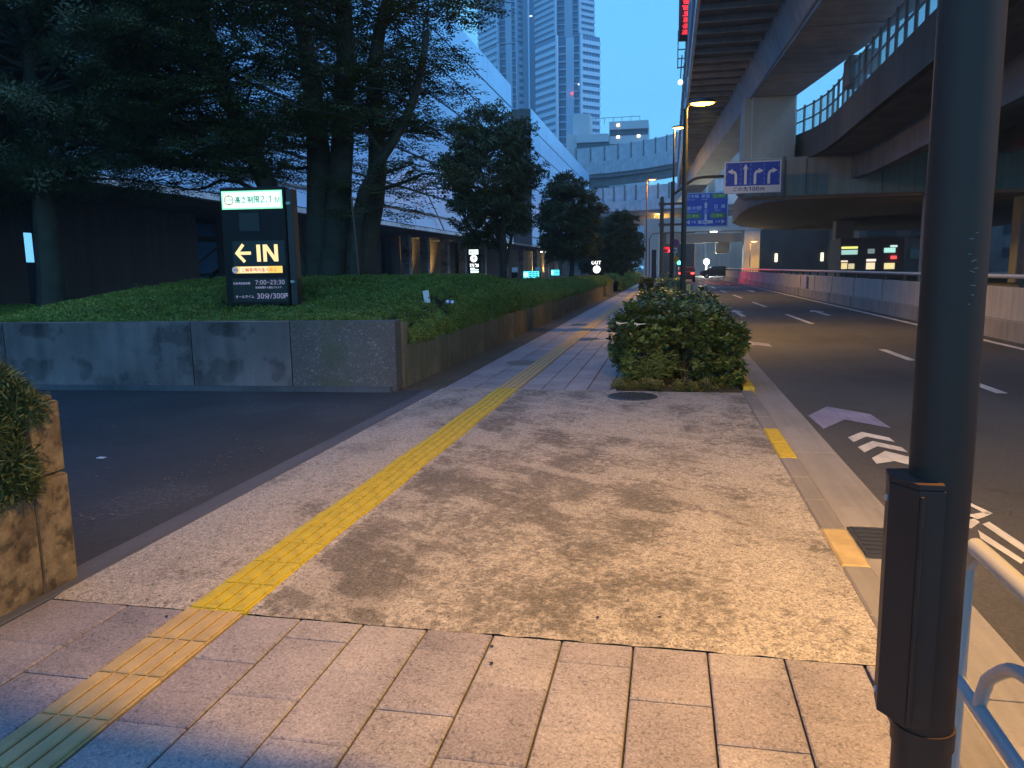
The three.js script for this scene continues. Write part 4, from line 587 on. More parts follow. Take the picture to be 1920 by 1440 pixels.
tree('cedar_tree', 'second dark evergreen tree farther left at the picture edge', [-16.6, 0.4, -16], { seed: 41, leaf: needle, m: LM.dark, droop: 0.3, limb: 1.1, bend: 0.03, stems: [[[0, 0, 0], [0, 9, 0], 0.28, 0.05]], c: [0, 5.6, 0], r: [2.6, 3.3, 2.6], minY: 2.5, clusters: 85, gap: 0.65, cr: [0.85, 0.4], per: 100, ls: 1.1 });
const street = 'trees along the footway beyond the hedge';
tree('camphor_tree', 'bushy evergreen tree left of the footway, nearest of the row', [-6.85, 0.7, -32], { seed: 61, leaf: broad, m: LM.broad, limb: 1.1, stems: [[[0, 0, 0], [0.1, 6.4, 0], 0.2, 0.06], [[0.05, 0.9, 0], [1.0, 4.8, 0.2], 0.09, 0.04], [[0, 1.4, 0], [-1.0, 5.4, 0], 0.1, 0.04]], c: [-0.45, 4.7, 0], r: [1.85, 2.9, 1.9], minY: 1.7, clusters: 70, gap: 0.6, cr: [0.62, 0.42], per: 46, ls: 1 }, street);
tree('camphor_tree', 'rounded evergreen tree in the middle of the row', [-5.75, 0.7, -46], { seed: 71, leaf: broad, m: LM.broad, limb: 1, stems: [[[0, 0, 0], [0, 5, 0], 0.17, 0.06]], c: [0, 3.5, 0], r: [1.75, 2.7, 1.8], minY: 0.9, clusters: 60, gap: 0.55, cr: [0.6, 0.45], per: 50, ls: 1.1 }, street);
tree('camphor_tree', 'smaller dark round tree, farthest of the three beside the footway', [-3.75, 0.2, -62], { seed: 81, leaf: broad, m: LM.broad, limb: 1, stems: [[[0, 0, 0], [0, 4.6, 0], 0.15, 0.06]], c: [0, 3.1, 0], r: [1.65, 2.5, 1.7], minY: 0.7, clusters: 55, gap: 0.55, cr: [0.6, 0.45], per: 50, ls: 1.15 }, street);
tree('camphor_tree', 'tree half hidden behind the farthest round tree', [-6.5, 0.2, -76], { seed: 91, leaf: broad, m: LM.broad, limb: 1, stems: [[[0, 0, 0], [0, 4.4, 0], 0.15, 0.06]], c: [0, 3.3, 0], r: [2.6, 2.8, 2.2], minY: 0.7, clusters: 45, gap: 0.7, cr: [0.8, 0.5], per: 45, ls: 1.4 }, street);

// ---------------------------------------------------------------- hedges
const hedgeTop = (x, z) => { const d = -z; let h = mix(0.93, 1.46, sm(9.9, 15.5, d)); h = mix(h, 1.0, sm(15, 24, d)); h -= 0.58 * sm(-9, -15, x) * (d < 20 ? 1 : 0); h -= 0.25 * sm(-4.1, -3.45, x); h += 0.1 * (fbm(x * 0.8, z * 0.8, 0, 401, 3) - 0.5) + 0.05 * (fbm(x * 3, z * 3, 0, 405, 2) - 0.5); const notch = Math.hypot((x + 3.5) / 0.5, (z + 12.3) / 0.35); if (notch < 1) h -= 0.3 * (1 - notch); h -= 0.09 * sm(1.3, 0.5, Math.abs(x + 6.7)) * sm(13, 12, d); return h; };
function hedge(name, label, zones, side, seed) {
  const t = thing(name, label, 'hedge'), r = rngOf(seed), L = [];
  for (const [x0, x1, z0, z1, n, s] of zones) {
    const nx = Math.max(2, Math.round(Math.abs(x1 - x0) / 0.6)), nz = Math.max(2, Math.round(Math.abs(z1 - z0) / 0.6)), g = new THREE.PlaneGeometry(1, 1, nx, nz), p = g.attributes.position;
    for (let i = 0; i < p.count; i++) { const x = mix(x0, x1, p.getX(i) + 0.5), z = mix(z0, z1, 0.5 - p.getY(i)); p.setXYZ(i, x, hedgeTop(x, z) - 0.1 * s, z); } g.computeVertexNormals(); part(t, 'soil', g, M.soil);
    for (let k = 0; k < n; k++) { const x = mix(x0, x1, r()), z = mix(z0, z1, r()); if (x > -3.95 && z > -10.2) continue; L.push([x, hedgeTop(x, z) + (r() - 0.65) * 0.045 * s, z, s * (0.75 + 0.5 * r()), r() * 6.28, (r() - 0.5) * 0.6, (r() - 0.5) * 0.6]); }
  }
  for (const [x0, x1, z0, z1, yb, n, s, lx, lz] of side) for (let k = 0; k < n; k++) { const q = r(), x = mix(x0, x1, q) + (r() - 0.5) * 0.1, z = mix(z0, z1, q) + (r() - 0.5) * 0.1, top = hedgeTop(x, z); L.push([x, mix(yb, top, r()), z, s * (0.8 + 0.5 * r()), r() * 6.28, lz + (r() - 0.5) * 0.9, lx + (r() - 0.5) * 0.9]); }
  scatter(t, 'foliage', azalea, LM.azalea, L, seed + 3, 0.3); return t;
}
hedge('azalea_hedge', 'broad clipped azalea hedge on the mound around the lit parking sign', [[-15.5, -3.6, -9.95, -16.5, 21000, 0.95], [-15.5, -6, -16.5, -23, 2200, 1.9]], [[-15, -3.9, -9.42, -9.98, 0.9, 2400, 0.85, 0, 1.1], [-3.6, -3.6, -10.25, -16.5, 0.6, 2600, 0.9, -1.1, 0]], 501);
hedge('azalea_hedge', 'long clipped azalea hedge running behind the brown wall', [[-5.8, -3.6, -16.5, -51, 7500, 1.5], [-12, -5.8, -23, -40, 1600, 2.3]], [[-3.62, -3.62, -16.5, -51, 0.62, 3600, 1.25, -1.1, 0]], 521);
hedge('azalea_hedge', 'low hedge beside the far end of the footway under the last trees', [[-5.5, -3.3, -53, -95, 3000, 2.3]], [[-3.3, -3.3, -53, -95, 0.0, 1600, 2.0, -1.1, 0]], 541);
// roadside shrubs with glossy leaves
function shrub(name, label, boxes, seed, per, s, group) {
  const t = thing(name, label, 'shrub', [0, 0, 0], 0, group), r = rngOf(seed), L = [], tw = [];
  for (const [x, y, z, rx, ry, rz] of boxes) {
    const n = Math.round(per * (rx * ry + ry * rz + rx * rz));
    for (let k = 0; k < n; k++) { const a = r() * 6.283, c = r() * 2 - 1, q = Math.sqrt(1 - c * c), f = 0.82 + 0.25 * Math.pow(r(), 1.6) - 0.22 * r() * r(); const sx = Math.sign(Math.cos(a) * q) * Math.pow(Math.abs(Math.cos(a) * q), 0.7), sz = Math.sign(Math.sin(a) * q) * Math.pow(Math.abs(Math.sin(a) * q), 0.7), sy = Math.sign(c) * Math.pow(Math.abs(c), 0.75); const X = x + sx * rx * f, Y = y + sy * ry * f, Z = z + sz * rz * f; if (Y < 0.03 || (Z > -10.75 && Y < 0.5 && Math.abs(X - 0.16) < 0.17)) continue; L.push([X, Y, Z, s * (0.45 + 0.85 * r()), r() * 6.28, (1 - c) * 0.45 * Math.sin(a) + (r() - 0.5) * 0.8, -(1 - c) * 0.45 * Math.cos(a) + (r() - 0.5) * 0.8]); }
    for (let k = 0; k < 9; k++) { const a = r() * 6.283; tw.push(limb([x + (r() - 0.5) * rx * 0.5, 0.02, z + (r() - 0.5) * rz * 0.5], [x + Math.cos(a) * rx * 0.75, y + ry * 0.5 * r(), z + Math.sin(a) * rz * 0.75], 0.014, 0.005, r, 0.2, 4, 5).g); }
  }
  part(t, 'stems', tw, M.bark); scatter(t, 'foliage', evergreen, LM.bush, L, seed + 1, 0.55); return t;
}
const bed = setting('planting_bed', bb(-0.64, 0.92, -0.1, 0.02, -10.1, -98), M.soil, 'strip of soil between footway and kerb');
{
  const r = rngOf(9), B = [];
  for (let z = -10.85; z > -17.6; z -= 0.78) for (const x of [-0.25, 0.45]) B.push([x + (r() - 0.5) * 0.24, 0.42 + r() * 0.16, z - 0.25 + (r() - 0.5) * 0.3, 0.4 + 0.14 * r(), 0.42 + 0.16 * r(), 0.46]);
  B.push([-0.38, 0.4, -10.52, 0.24, 0.4, 0.26], [-0.3, 0.7, -10.6, 0.34, 0.2, 0.3], [0.6, 0.42, -10.5, 0.36, 0.38, 0.26], [0.72, 0.2, -10.36, 0.28, 0.19, 0.18], [0.3, 0.8, -10.66, 0.42, 0.24, 0.34], [0.78, 0.62, -10.7, 0.26, 0.22, 0.3], [-0.05, 0.88, -11.2, 0.4, 0.22, 0.4]);
  const t = shrub('roadside_shrub', 'dense glossy-leaved shrub at the kerb just beyond the apron', B, 601, 620, 1.0, 'shrubs in the kerbside bed');
  const wr = rngOf(44), W = []; for (let k = 0; k < 900; k++) { const wx = mix(-0.72, 0.98, wr()), den = fbm(wx * 2.6 + 3, 0.5, 0, 801, 3); if (wr() > sm(0.44, 0.62, den) * 0.55 + 0.04) continue; W.push([wx, 0.01 + 0.13 * wr() * wr() * den * 1.6, -10.0 - 0.09 * fbm(wx * 3, 2, 0, 803, 2) - 0.28 * wr(), 0.5 + 0.7 * wr(), wr() * 6.28, (wr() - 0.5) * 0.9, (wr() - 0.5) * 0.9]); }
  const wd = thing('kerbside_weeds', 'fringe of weeds and long grass blades along the foot of the near shrub', 'weeds'); scatter(wd, 'leaves', azalea, LM.weeds, W, 611, 0.4);
  const W2 = []; for (let k = 0; k < 14; k++) W2.push([-0.32 + 0.34 * wr(), 0.1 + 0.3 * wr(), -10.24 - 0.12 * wr(), 0.8 + 0.6 * wr(), wr() * 6.28, 0.3 * wr(), 0]); scatter(wd, 'grass_blades', grassy, LM.grass, W2, 613, 0.3);
  const B2 = []; for (let z = -18.3; z > -47; z -= 1.0) B2.push([0.05 + (r() - 0.5) * 0.4, 0.36 + 0.1 * r(), z, 0.62, 0.42 + 0.12 * r(), 0.66]);
  shrub('roadside_shrub', 'lower line of greyish shrubs continuing behind the first lamp post', B2, 621, 230, 1.5, 'shrubs in the kerbside bed');
  const B3 = []; for (let z = -48; z > -95; z -= 1.6) B3.push([0.0 + (r() - 0.5) * 0.4, 0.36 + 0.14 * r(), z, 0.7, 0.45, 1.0]);
  shrub('roadside_shrub', 'far end of the kerbside shrubs near the crossing', B3, 631, 110, 2.0, 'shrubs in the kerbside bed');
  shrub('ball_shrub', 'dark round clipped shrub at the edge of the footway', [[-1.25, 0.5, -45, 0.42, 0.5, 0.42]], 641, 700, 1.4);
}
{ // two trumpet flowers sticking out of the near shrub
  for (const [x, y, z, lab] of [[-0.36, 0.86, -10.28, 'white trumpet flower on the upper left of the near shrub, the one nearer the road'], [-0.6, 0.87, -10.32, 'white trumpet flower poking farthest left out of the near shrub']]) {
    const t = thing('lily_flower', lab, 'flower', [x, y, z], 0.15, 'trumpet flowers in the near shrub'); t.scale.setScalar(0.75); const tr = new THREE.LatheGeometry([[0.006, 0], [0.008, 0.08], [0.013, 0.13], [0.03, 0.165], [0.042, 0.17]].map((p) => new THREE.Vector2(...p)), 12); tr.rotateZ(Math.PI / 2 + 0.1); tr.translate(0.09, 0, 0); part(t, 'trumpet', tr, mat(0.75, 0.68, 0.55, 0.6));
    for (let k = 0; k < 6; k++) { const g = leafGeo(0.06, 0.03); g.rotateX(0.5); g.rotateZ(0); const q = rotL(g, 0, -Math.PI / 2, 0, 0, 0, 0); q.rotateX(k * 1.047); q.translate(-0.065, 0, 0); part(t, 'petal', q, mat(0.8, 0.76, 0.68, 0.6)); } part(t, 'stalk', rod([0.08, 0, 0], [0.24, -0.02, -0.03], 0.005, 6), LM.grass);
  }
}
{ // juniper in the planter
  const r = rngOf(71), spots = [['juniper_shrub', 'feathery evergreen shrub spilling from the lower planter tier', -3.3, 0.6, -3.06, 0.24, 0.42, 0.2, 1500], ['juniper_shrub', 'small bronze-tinged shrub in the upper planter tier at the left edge', -3.42, 0.95, -3.24, 0.3, 0.24, 0.14, 900]];
  for (const [n, lab, x, y, z, rx, ry, rz, c] of spots) { const t = thing(n, lab, 'shrub', [x, y, z]), L = []; for (let k = 0; k < c; k++) { const a = r() * 6.28, q = Math.sqrt(r()), h = r(); L.push([Math.cos(a) * q * rx, h * ry * (1.2 - q * 0.8) - 0.1 * q, Math.sin(a) * q * rz, 0.8 + 0.6 * r(), r() * 6.28, (r() - 0.5) * 1.2, (r() - 0.5) * 1.2]); } scatter(t, 'foliage', juniper, LM.jun, L, 73 + c, 0.4); part(t, 'stem', limb([0, -0.15, 0], [0, ry * 0.6, 0], 0.02, 0.006, r).g, M.bark); }
}
// ---------------------------------------------------------------- street lamps
function lamp(label, x, z, H, arm, r0, r1, m, power, headL = 0.46, glowM = M.sodium, turn = 0, group = 'street lamps along the kerb', aim = 0, cone = 1.08, lean = 1.5) {
  const t = thing('street_lamp', label, 'street lamp', [x, 0, z], turn, group);
  part(t, 'pole', cyl(r0, r1, H - 0.1, 0, (H - 0.1) / 2, 0, 28), m); part(t, 'base_plate', rb(r0 * 3.6, 0.03, r0 * 3.6, 0, 0.018, 0, 0.006), m);
  part(t, 'arm', tube([[0, H - 0.25, 0], [0.03, H - 0.06, 0], [arm * 0.4, H + 0.02, 0], [arm, H + 0.05, 0]], r1 * 0.55, 10, 16), m);
  const hd = new THREE.SphereGeometry(1, 20, 10, 0, 6.2832, 0, Math.PI / 2); hd.scale(headL * 0.62, 0.11, headL * 0.3); hd.translate(arm + headL * 0.1, H + 0.02, 0); part(t, 'lamp_head', hd, m);
  const le = new THREE.SphereGeometry(1, 20, 8, 0, 6.2832, Math.PI / 2, Math.PI / 2); le.scale(headL * 0.52, 0.06, headL * 0.25); le.translate(arm + headL * 0.1, H + 0.015, 0); part(t, 'lamp_lens', le, glowM);
  if (power) { const l = new THREE.SpotLight(SODIUM, power, 60, cone, 1, 2); const c = Math.cos(turn), s = Math.sin(turn), lx = arm + headL * 0.1; l.position.set(x + lx * c, H - 0.07, z - lx * s); l.target.position.set(x + (lx + lean) * c, 0, z - (lx + lean) * s + aim); l.castShadow = true; l.shadow.radius = 1.5; scene.add(l, l.target); if (z < -10) { const p = new THREE.PointLight(SODIUM, power * (z > -30 ? 0.06 : 0.13), 0, 2); p.position.set(x + lx * c, H - 0.1, z - lx * s); p.castShadow = true; p.shadow.radius = 4; scene.add(p); } }
  return t;
}
{ // near pole on the right with its cable cover
  const t = lamp('thick dark brown lamp post standing close at the right edge', 0.615, -1.87, 5.9, 0.45, 0.066, 0.062, M.brownPole, 262, 0.46, M.sodium, 0, 'street lamps along the kerb', -2.3, 0.98, 0.4);
  const c = new THREE.Group(); // cover plate wrapped on the near left side of the pole
  const sh = new THREE.Shape(); sh.moveTo(-0.03, 0.058); sh.lineTo(-0.098, 0.046); sh.lineTo(-0.108, -0.02); sh.lineTo(-0.066, -0.086); sh.lineTo(-0.016, -0.086); sh.lineTo(-0.012, -0.055); sh.lineTo(-0.05, -0.02);
  const g = new THREE.ExtrudeGeometry(sh, { depth: 0.56, bevelEnabled: true, bevelSize: 0.003, bevelThickness: 0.003, bevelSegments: 2 }); g.rotateX(-Math.PI / 2); g.translate(0, 0.54, 0); const cv = part(t, 'cover', g, M.brownPole, 'long metal cable cover on the post');
  const lid = new THREE.ExtrudeGeometry(sh, { depth: 0.012, bevelEnabled: false }); lid.rotateX(-Math.PI / 2); lid.scale(1.05, 1, 1.05); lid.translate(0, 1.105, 0); part(t, 'cover_lid', lid, M.brownPole);
  for (const y of [1.06, 0.58]) part(cv, 'bolt', cyl(0.008, 0.008, 0.01, -0.108, y, 0.0, 8, { rz: Math.PI / 2 }), M.galv);
  part(cv, 'hinge', cyl(0.005, 0.005, 0.54, -0.062, 0.82, 0.096, 8), M.brownPole);
  const sr = rngOf(321), sg = []; for (let k = 0; k < 10; k++) { const a = 0.05 + 0.35 * sr(), y = 1.5 + 0.17 * sr(), R = mix(0.0663, 0.0625, y / 5.8), g = bx(0.004 + 0.01 * sr(), 0.0016, 0.0006, 0, 0, R, 0, (sr() - 0.5) * 0.8); g.rotateY(a); g.translate(0, y, 0); sg.push(g); } part(t, 'scuff_marks', sg, mat(0.22, 0.2, 0.2, 0.7)).userData.kind = 'stuff';
  part(t, 'clamp', cyl(0.07, 0.07, 0.05, 0, 0.48, 0, 24), M.brownPole);
}
{ const t = lamp('dark lamp post with glowing amber head rising behind the near shrub', 0.34, -20, 5.5, 0.33, 0.07, 0.055, M.blackPole, 175, 0.56);
  part(t, 'number_plate', bx(0.1, 0.34, 0.01, 0.14, 0.98, 0.03), mat(0.72, 0.62, 0.42, 0.6)); const nt = canvasTex(64, 200, (x) => { ink(x, '#d9b870'); x.fillRect(0, 0, 64, 200); ink(x, '#1c1a16'); text(x, '2', 14, 20, 40); text(x, '3', 14, 80, 40); text(x, '2', 14, 140, 40); }); part(t, 'number_print', face(0.095, 0.33, 0.14, 0.98, 0.037), tmat(nt, 0.6)); }
lamp('tall thin lamp post, second amber light behind the first', 0.16, -44, 9.0, 0.22, 0.07, 0.05, M.blackPole, 260, 0.7, M.sodiumFar);
lamp('tall thin lamp post left of the far footway, amber light below the curved overpass', -2.75, -95, 11.8, 0.55, 0.09, 0.06, M.rustPole, 600, 0.8, M.sodiumFar);
lamp('farthest amber lamp post against the lower overpass', -2.9, -150, 11.4, 0.6, 0.12, 0.08, M.galv, 500, 1.0, M.sodiumFar);
lamp('amber lamp post beyond the road barrier on the right, half behind the near pole', 20.6, -64, 4.9, -0.6, 0.09, 0.06, M.galv, 160, 0.7, M.sodiumFar);
lamp('amber lamp in the dark beyond the crossing', 11.5, -118, 5.0, 0.4, 0.09, 0.06, M.galv, 160, 0.9, M.sodiumFar);
{ const t = thing('flood_lamp', 'bright white flood light on a short post beyond the crossing', 'lamp', [6.0, 0, -132]); part(t, 'post', cyl(0.1, 0.08, 2.1, 0, 1.05, 0, 10), M.galv); part(t, 'lamp_globe', new THREE.SphereGeometry(0.48, 16, 10).translate(0, 2.3, 0), glow(0.95, 1, 0.85, 10)); const l = new THREE.PointLight(col(0.95, 1, 0.82), 260, 60, 2); l.position.set(0, 2.3, 0.7); l.castShadow = true; t.add(l); }
{ const t = thing('tube_lamp', 'long white tube light under the far ramp', 'lamp', [9.2, 5.35, -128]); part(t, 'lamp_tube', bx(3.6, 0.12, 0.15), glow(0.95, 1, 0.85, 6)); part(t, 'bracket', bx(3.0, 0.1, 0.3, 0, 0.12, 0), M.galv); const l = new THREE.PointLight(col(0.95, 1, 0.82), 60, 40, 2); l.position.set(0, -0.3, 0); l.castShadow = true; t.add(l); }
{ const t = thing('ceiling_lamp', 'small white light under the pale portal', 'lamp', [6.4, 6.62, -120.2]); part(t, 'lamp_lens', bx(1.0, 0.12, 0.3), glow(0.95, 1, 0.85, 6)); part(t, 'hood', bx(1.1, 0.08, 0.4, 0, 0.12, 0), M.galv); }
{ const t = thing('hanging_lamp', 'small greenish light hanging under the portal beam above the shops', 'lamp', [16.6, 5.5, -52.5]); part(t, 'lamp_lens', bx(0.5, 0.1, 0.2), glow(0.6, 1, 0.7, 3)); part(t, 'bracket', bx(0.06, 0.5, 0.06, 0, 0.28, 0), M.galv); }
{ const t = thing('globe_lamp', 'white lamp on the top edge of the expressway noise wall', 'lamp', [0.7, 17.1, -70]); part(t, 'lamp_globe', new THREE.SphereGeometry(0.2, 12, 8), glow(1, 0.95, 0.85, 5)); part(t, 'bracket', rod([0, 0.3, 0], [0.1, 2.2, 0], 0.05), M.steelDark); }

// ---------------------------------------------------------------- pipe railing on the right
{
  const t = thing('pipe_railing', 'pale grey pipe railing along the kerb at the lower right', 'railing', [0.86, 0, 0]);
  const r = 0.025;
  part(t, 'top_rail', tube([[0, 0.72, -2.36], [0, 0.795, -2.33], [0, 0.805, -2.22], [0, 0.805, -1.4], [0, 0.805, 0.4], [0, 0.805, 2.2]], r, 12, 40), M.whitePipe);
  part(t, 'post', cyl(r, r, 0.86, 0, 0.36, -2.36, 14), M.whitePipe); part(t, 'lower_rail', rod([0, 0.37, -2.36], [0, 0.37, 2.2], r * 0.85, 12), M.whitePipe); part(t, 'post', cyl(r, r, 0.8, 0, 0.4, 0.4, 14), M.whitePipe); part(t, 'post', cyl(r, r, 0.8, 0, 0.4, 2.2, 14), M.whitePipe);
  part(t, 'curved_brace', tube([[0, 0.38, -2.19], [0, 0.48, -2.15], [0, 0.59, -2.0], [0, 0.64, -1.7], [0, 0.64, -1.3], [0, 0.59, -1.0], [0, 0.48, -0.85], [0, 0.38, -0.81]], 0.018, 10, 30), M.whitePipe);
}
// ---------------------------------------------------------------- lit parking signs
{
  const t = thing('parking_entrance_sign', 'black pylon sign with lit green panel, arrow and IN above the hedge', 'sign', [-6.84, 1.1, -12.0], 0.1); t.scale.setScalar(0.83);
  part(t, 'housing', rb(1.34, 2.36, 0.3, 0, 1.13, -0.16, 0.02), M.black); part(t, 'side_post', rb(0.14, 2.32, 0.26, 0.76, 1.1, -0.17, 0.015), mat(0.045, 0.03, 0.028, 0.5));
  for (const y of [1.98, 0.42]) part(t, 'hinge', bx(0.08, 0.05, 0.02, 0.74, y, -0.03), M.galv);
  const green = canvasTex(768, 224, (x, w, h) => { ink(x, '#8fe3ab'); x.fillRect(0, 0, w, h); x.fillStyle = '#d9ffe4'; x.fillRect(16, 16, w - 32, h - 32); x.strokeStyle = '#b0604a'; x.lineWidth = 12; x.beginPath(); x.arc(92, 112, 56, 0, 7); x.stroke(); ink(x, '#3f7a58'); x.beginPath(); x.moveTo(92, 52); x.lineTo(78, 70); x.lineTo(106, 70); x.fill(); x.beginPath(); x.moveTo(92, 172); x.lineTo(78, 154); x.lineTo(106, 154); x.fill(); text(x, '2.1m', 52, 92, 34); ink(x, '#1d5a3a'); let p = text(x, '高さ制限', 168, 66, 88, { sx: 0.86, w: 0.1 }); text(x, '2.1', p + 2, 62, 92, { sx: 1.02, weight: '' }); text(x, 'M', 672, 84, 70, { weight: '' }); });
  const gm = new THREE.MeshStandardMaterial({ map: green, emissiveMap: green, emissive: col(1, 1, 1), emissiveIntensity: 1.35, roughness: 0.4 });
  part(t, 'lit_panel', face(1.26, 0.36, 0, 2.06, 0.004), gm, 'lit green height limit panel'); part(t, 'lamp_panel', bx(1.26, 0.36, 0.02, 0, 2.06, -0.012), glow(0.6, 1, 0.75, 0.6));
  const inT = canvasTex(768, 360, (x, w, h) => { ink(x, '#000'); x.fillRect(0, 0, w, h); ink(x, '#ffe2a0'); x.lineWidth = 46; x.lineCap = 'butt'; x.lineJoin = 'miter'; x.beginPath(); x.moveTo(268, 176); x.lineTo(70, 176); x.stroke(); x.beginPath(); x.moveTo(160, 50); x.lineTo(60, 176); x.lineTo(172, 302); x.stroke(); x.fillRect(352, 56, 58, 246); x.fillRect(446, 56, 54, 246); x.fillRect(612, 56, 54, 246); x.beginPath(); x.moveTo(446, 56); x.lineTo(508, 56); x.lineTo(666, 302); x.lineTo(604, 302); x.fill(); });
  const mk = (tx, k) => new THREE.MeshStandardMaterial({ color: col(0.01, 0.01, 0.01), emissiveMap: tx, emissive: col(1, 1, 1), emissiveIntensity: k, roughness: 0.35 });
  part(t, 'sign_lettering', face(1.1, 0.5, 0.08, 1.0, 0.003), mk(inT, 1.25), 'glowing arrow and the letters IN');
  const yb = canvasTex(768, 110, (x, w, h) => { ink(x, '#000'); x.fillRect(0, 0, w, h); ink(x, '#ffd76a'); x.fillRect(52, 6, w - 60, h - 12); ink(x, '#fff0c0'); x.fillRect(120, 12, 420, h - 24); ink(x, '#8b93a8'); x.beginPath(); x.arc(50, 55, 48, 0, 7); x.fill(); ink(x, '#3b4250'); text(x, 'AG', 20, 36, 36); ink(x, '#e0641c'); text(x, '二輪車場内進入禁止', 138, 26, 58, { sx: 0.98, w: 0.1 }); });
  part(t, 'warning_sign', face(1.08, 0.155, 0.03, 0.67, 0.004), mk(yb, 1.1), 'lit yellow strip with red writing');
  const pr = canvasTex(768, 320, (x, w, h) => { ink(x, '#000'); x.fillRect(0, 0, w, h); ink(x, '#b9bcf0'); text(x, '7:00~23:30', 318, 24, 66, { weight: '' }); text(x, '営業時間外も課金されます', 318, 112, 30, { sx: 0.98, w: 0.1 }); text(x, '駐車場営業時間', 10, 52, 34, { sx: 0.95, w: 0.1 }); text(x, 'オールタイム', 30, 226, 42, { w: 0.11 }); text(x, '30分/300円', 330, 204, 76, { weight: '' }); });
  part(t, 'price_sign', face(1.16, 0.483, 0.06, 0.26, 0.003), mk(pr, 0.62), 'white opening hours and prices');
  part(t, 'reflector', bx(0.42, 0.36, 0.01, -0.08, 1.62, 0.0), mat(0.022, 0.022, 0.022, 0.5));
  for (const [y, k, c] of [[2.06, 6, [0.65, 1, 0.75]], [0.9, 5, [1, 0.8, 0.45]]]) { const l = new THREE.RectAreaLight(col(...c), k * 0.35, 1.1, 0.3); l.position.set(0, y, 0.03); l.lookAt(new THREE.Vector3(0, y, 2)); t.add(l); l.rotation.set(0, Math.PI, 0); }
}
{
  const t = thing('parking_sign', 'slim black sign with a white round P beyond the mound', 'sign', [-7.62, 0.95, -30], 0.12);
  part(t, 'housing', rb(0.5, 1.5, 0.14, 0, 0.7, -0.08, 0.02), M.black);
  const tx = canvasTex(256, 700, (x, w, h) => { ink(x, '#000'); x.fillRect(0, 0, w, h); ink(x, '#eafff2'); x.fillRect(20, 14, 216, 110); ink(x, '#48604f'); text(x, '高さ', 36, 40, 60); x.lineWidth = 14; x.beginPath(); x.moveTo(168, 96); x.lineTo(214, 46); x.stroke(); ink(x, '#fff'); x.beginPath(); x.arc(128, 218, 82, 0, 7); x.fill(); ink(x, '#222'); x.font = 'bold 120px sans-serif'; x.fillText('P', 92, 262); ink(x, '#fff'); x.font = 'bold 96px sans-serif'; x.fillText('IN', 30, 404); x.lineWidth = 22; x.strokeStyle = '#fff'; x.beginPath(); x.moveTo(160, 334); x.lineTo(222, 396); x.stroke(); x.beginPath(); x.moveTo(226, 340); x.lineTo(226, 400); x.lineTo(166, 400); x.stroke(); ink(x, '#dff'); x.fillRect(46, 428, 100, 50); x.fillRect(46, 462, 190, 26); x.fillRect(46, 504, 190, 40); ink(x, '#a8ffd0'); x.fillRect(74, 590, 130, 80); });
  part(t, 'lit_sign', face(0.44, 1.2, 0, 0.86, -0.004), new THREE.MeshStandardMaterial({ color: col(0.01, 0.01, 0.01), emissiveMap: tx, emissive: col(1, 1, 1), emissiveIntensity: 1.9, roughness: 0.4 }));
  const o = thing('exit_sign', 'small glowing white OUT sign on the hedge at the far end of the wall', 'sign', [-4.75, 0.7, -52], 0.05);
  part(o, 'housing', rb(0.95, 1.35, 0.14, 0, 0.72, -0.1, 0.02), M.black);
  const ot = canvasTex(256, 300, (x, w, h) => { ink(x, '#000'); x.fillRect(0, 0, w, h); ink(x, '#fff'); x.font = 'bold 104px sans-serif'; x.save(); x.translate(10, 106); x.scale(0.98, 1); x.fillText('OUT', 0, 0); x.restore(); x.beginPath(); x.arc(128, 210, 80, 0, 7); x.fill(); ink(x, '#bbb'); x.fillRect(90, 195, 76, 12); x.fillRect(90, 220, 76, 12); });
  part(o, 'lit_sign', face(0.8, 0.94, 0, 0.98, -0.02), new THREE.MeshStandardMaterial({ color: col(0.01, 0.01, 0.01), emissiveMap: ot, emissive: col(1, 1, 1), emissiveIntensity: 2, roughness: 0.4 }));
  let k = 0; for (const [x, z, w, h, y, lab] of [[-8.05, -45.5, 0.95, 0.42, 1.05, 'glowing cyan information panel left of the rounded tree'], [-6.75, -46.5, 0.5, 0.34, 1.15, 'smaller glowing cyan panel beside the rounded tree trunk']]) { const b = thing('information_panel', lab, 'sign', [x, 0.2, z], 0.1, 'cyan information panels'); part(b, 'post', cyl(0.03, 0.03, 1.0, 0, 0.5, -0.06, 8), M.black); part(b, 'frame', rb(w + 0.08, h + 0.08, 0.06, 0, y + 0.0, -0.04, 0.01), M.black); const ct = canvasTex(256, 112, (c) => { ink(c, '#5fe8f0'); c.fillRect(0, 0, 256, 112); ink(c, '#c8fbff'); c.fillRect(8, 20, 70, 70); ink(c, '#1a8a9a'); for (let i = 0; i < 9; i++) c.fillRect(96 + (i % 3) * 50, 16 + Math.floor(i / 3) * 30, 36, 14); }); part(b, 'lit_sign', face(w, h, 0, y, -0.005), new THREE.MeshStandardMaterial({ color: col(0.02, 0.02, 0.02), emissiveMap: ct, emissive: col(1, 1, 1), emissiveIntensity: 1.4, roughness: 0.4 })); }
  for (const [x, z, lab] of [[-8.75, -44, 'first dark ticket machine with a pale square top beside the P sign'], [-7.9, -47, 'second dark ticket machine with a pale square top, nearer the cyan panels']]) { const b = thing('ticket_machine', lab, 'machine', [x, 0.2, z], 0.1, 'ticket machines'); part(b, 'body', rb(0.34, 1.2, 0.3, 0, 0.6, 0, 0.03), M.black); part(b, 'head', rb(0.3, 0.26, 0.28, 0, 1.35, 0, 0.02), M.white); }
}
solo('slanting_cable', rod([-17.72, 7.62, -55.6], [-17.72, 4.84, -60.3], 0.05, 6), M.steelDark, 'dark cable slanting down the white building left of the bushy tree', 'cable');
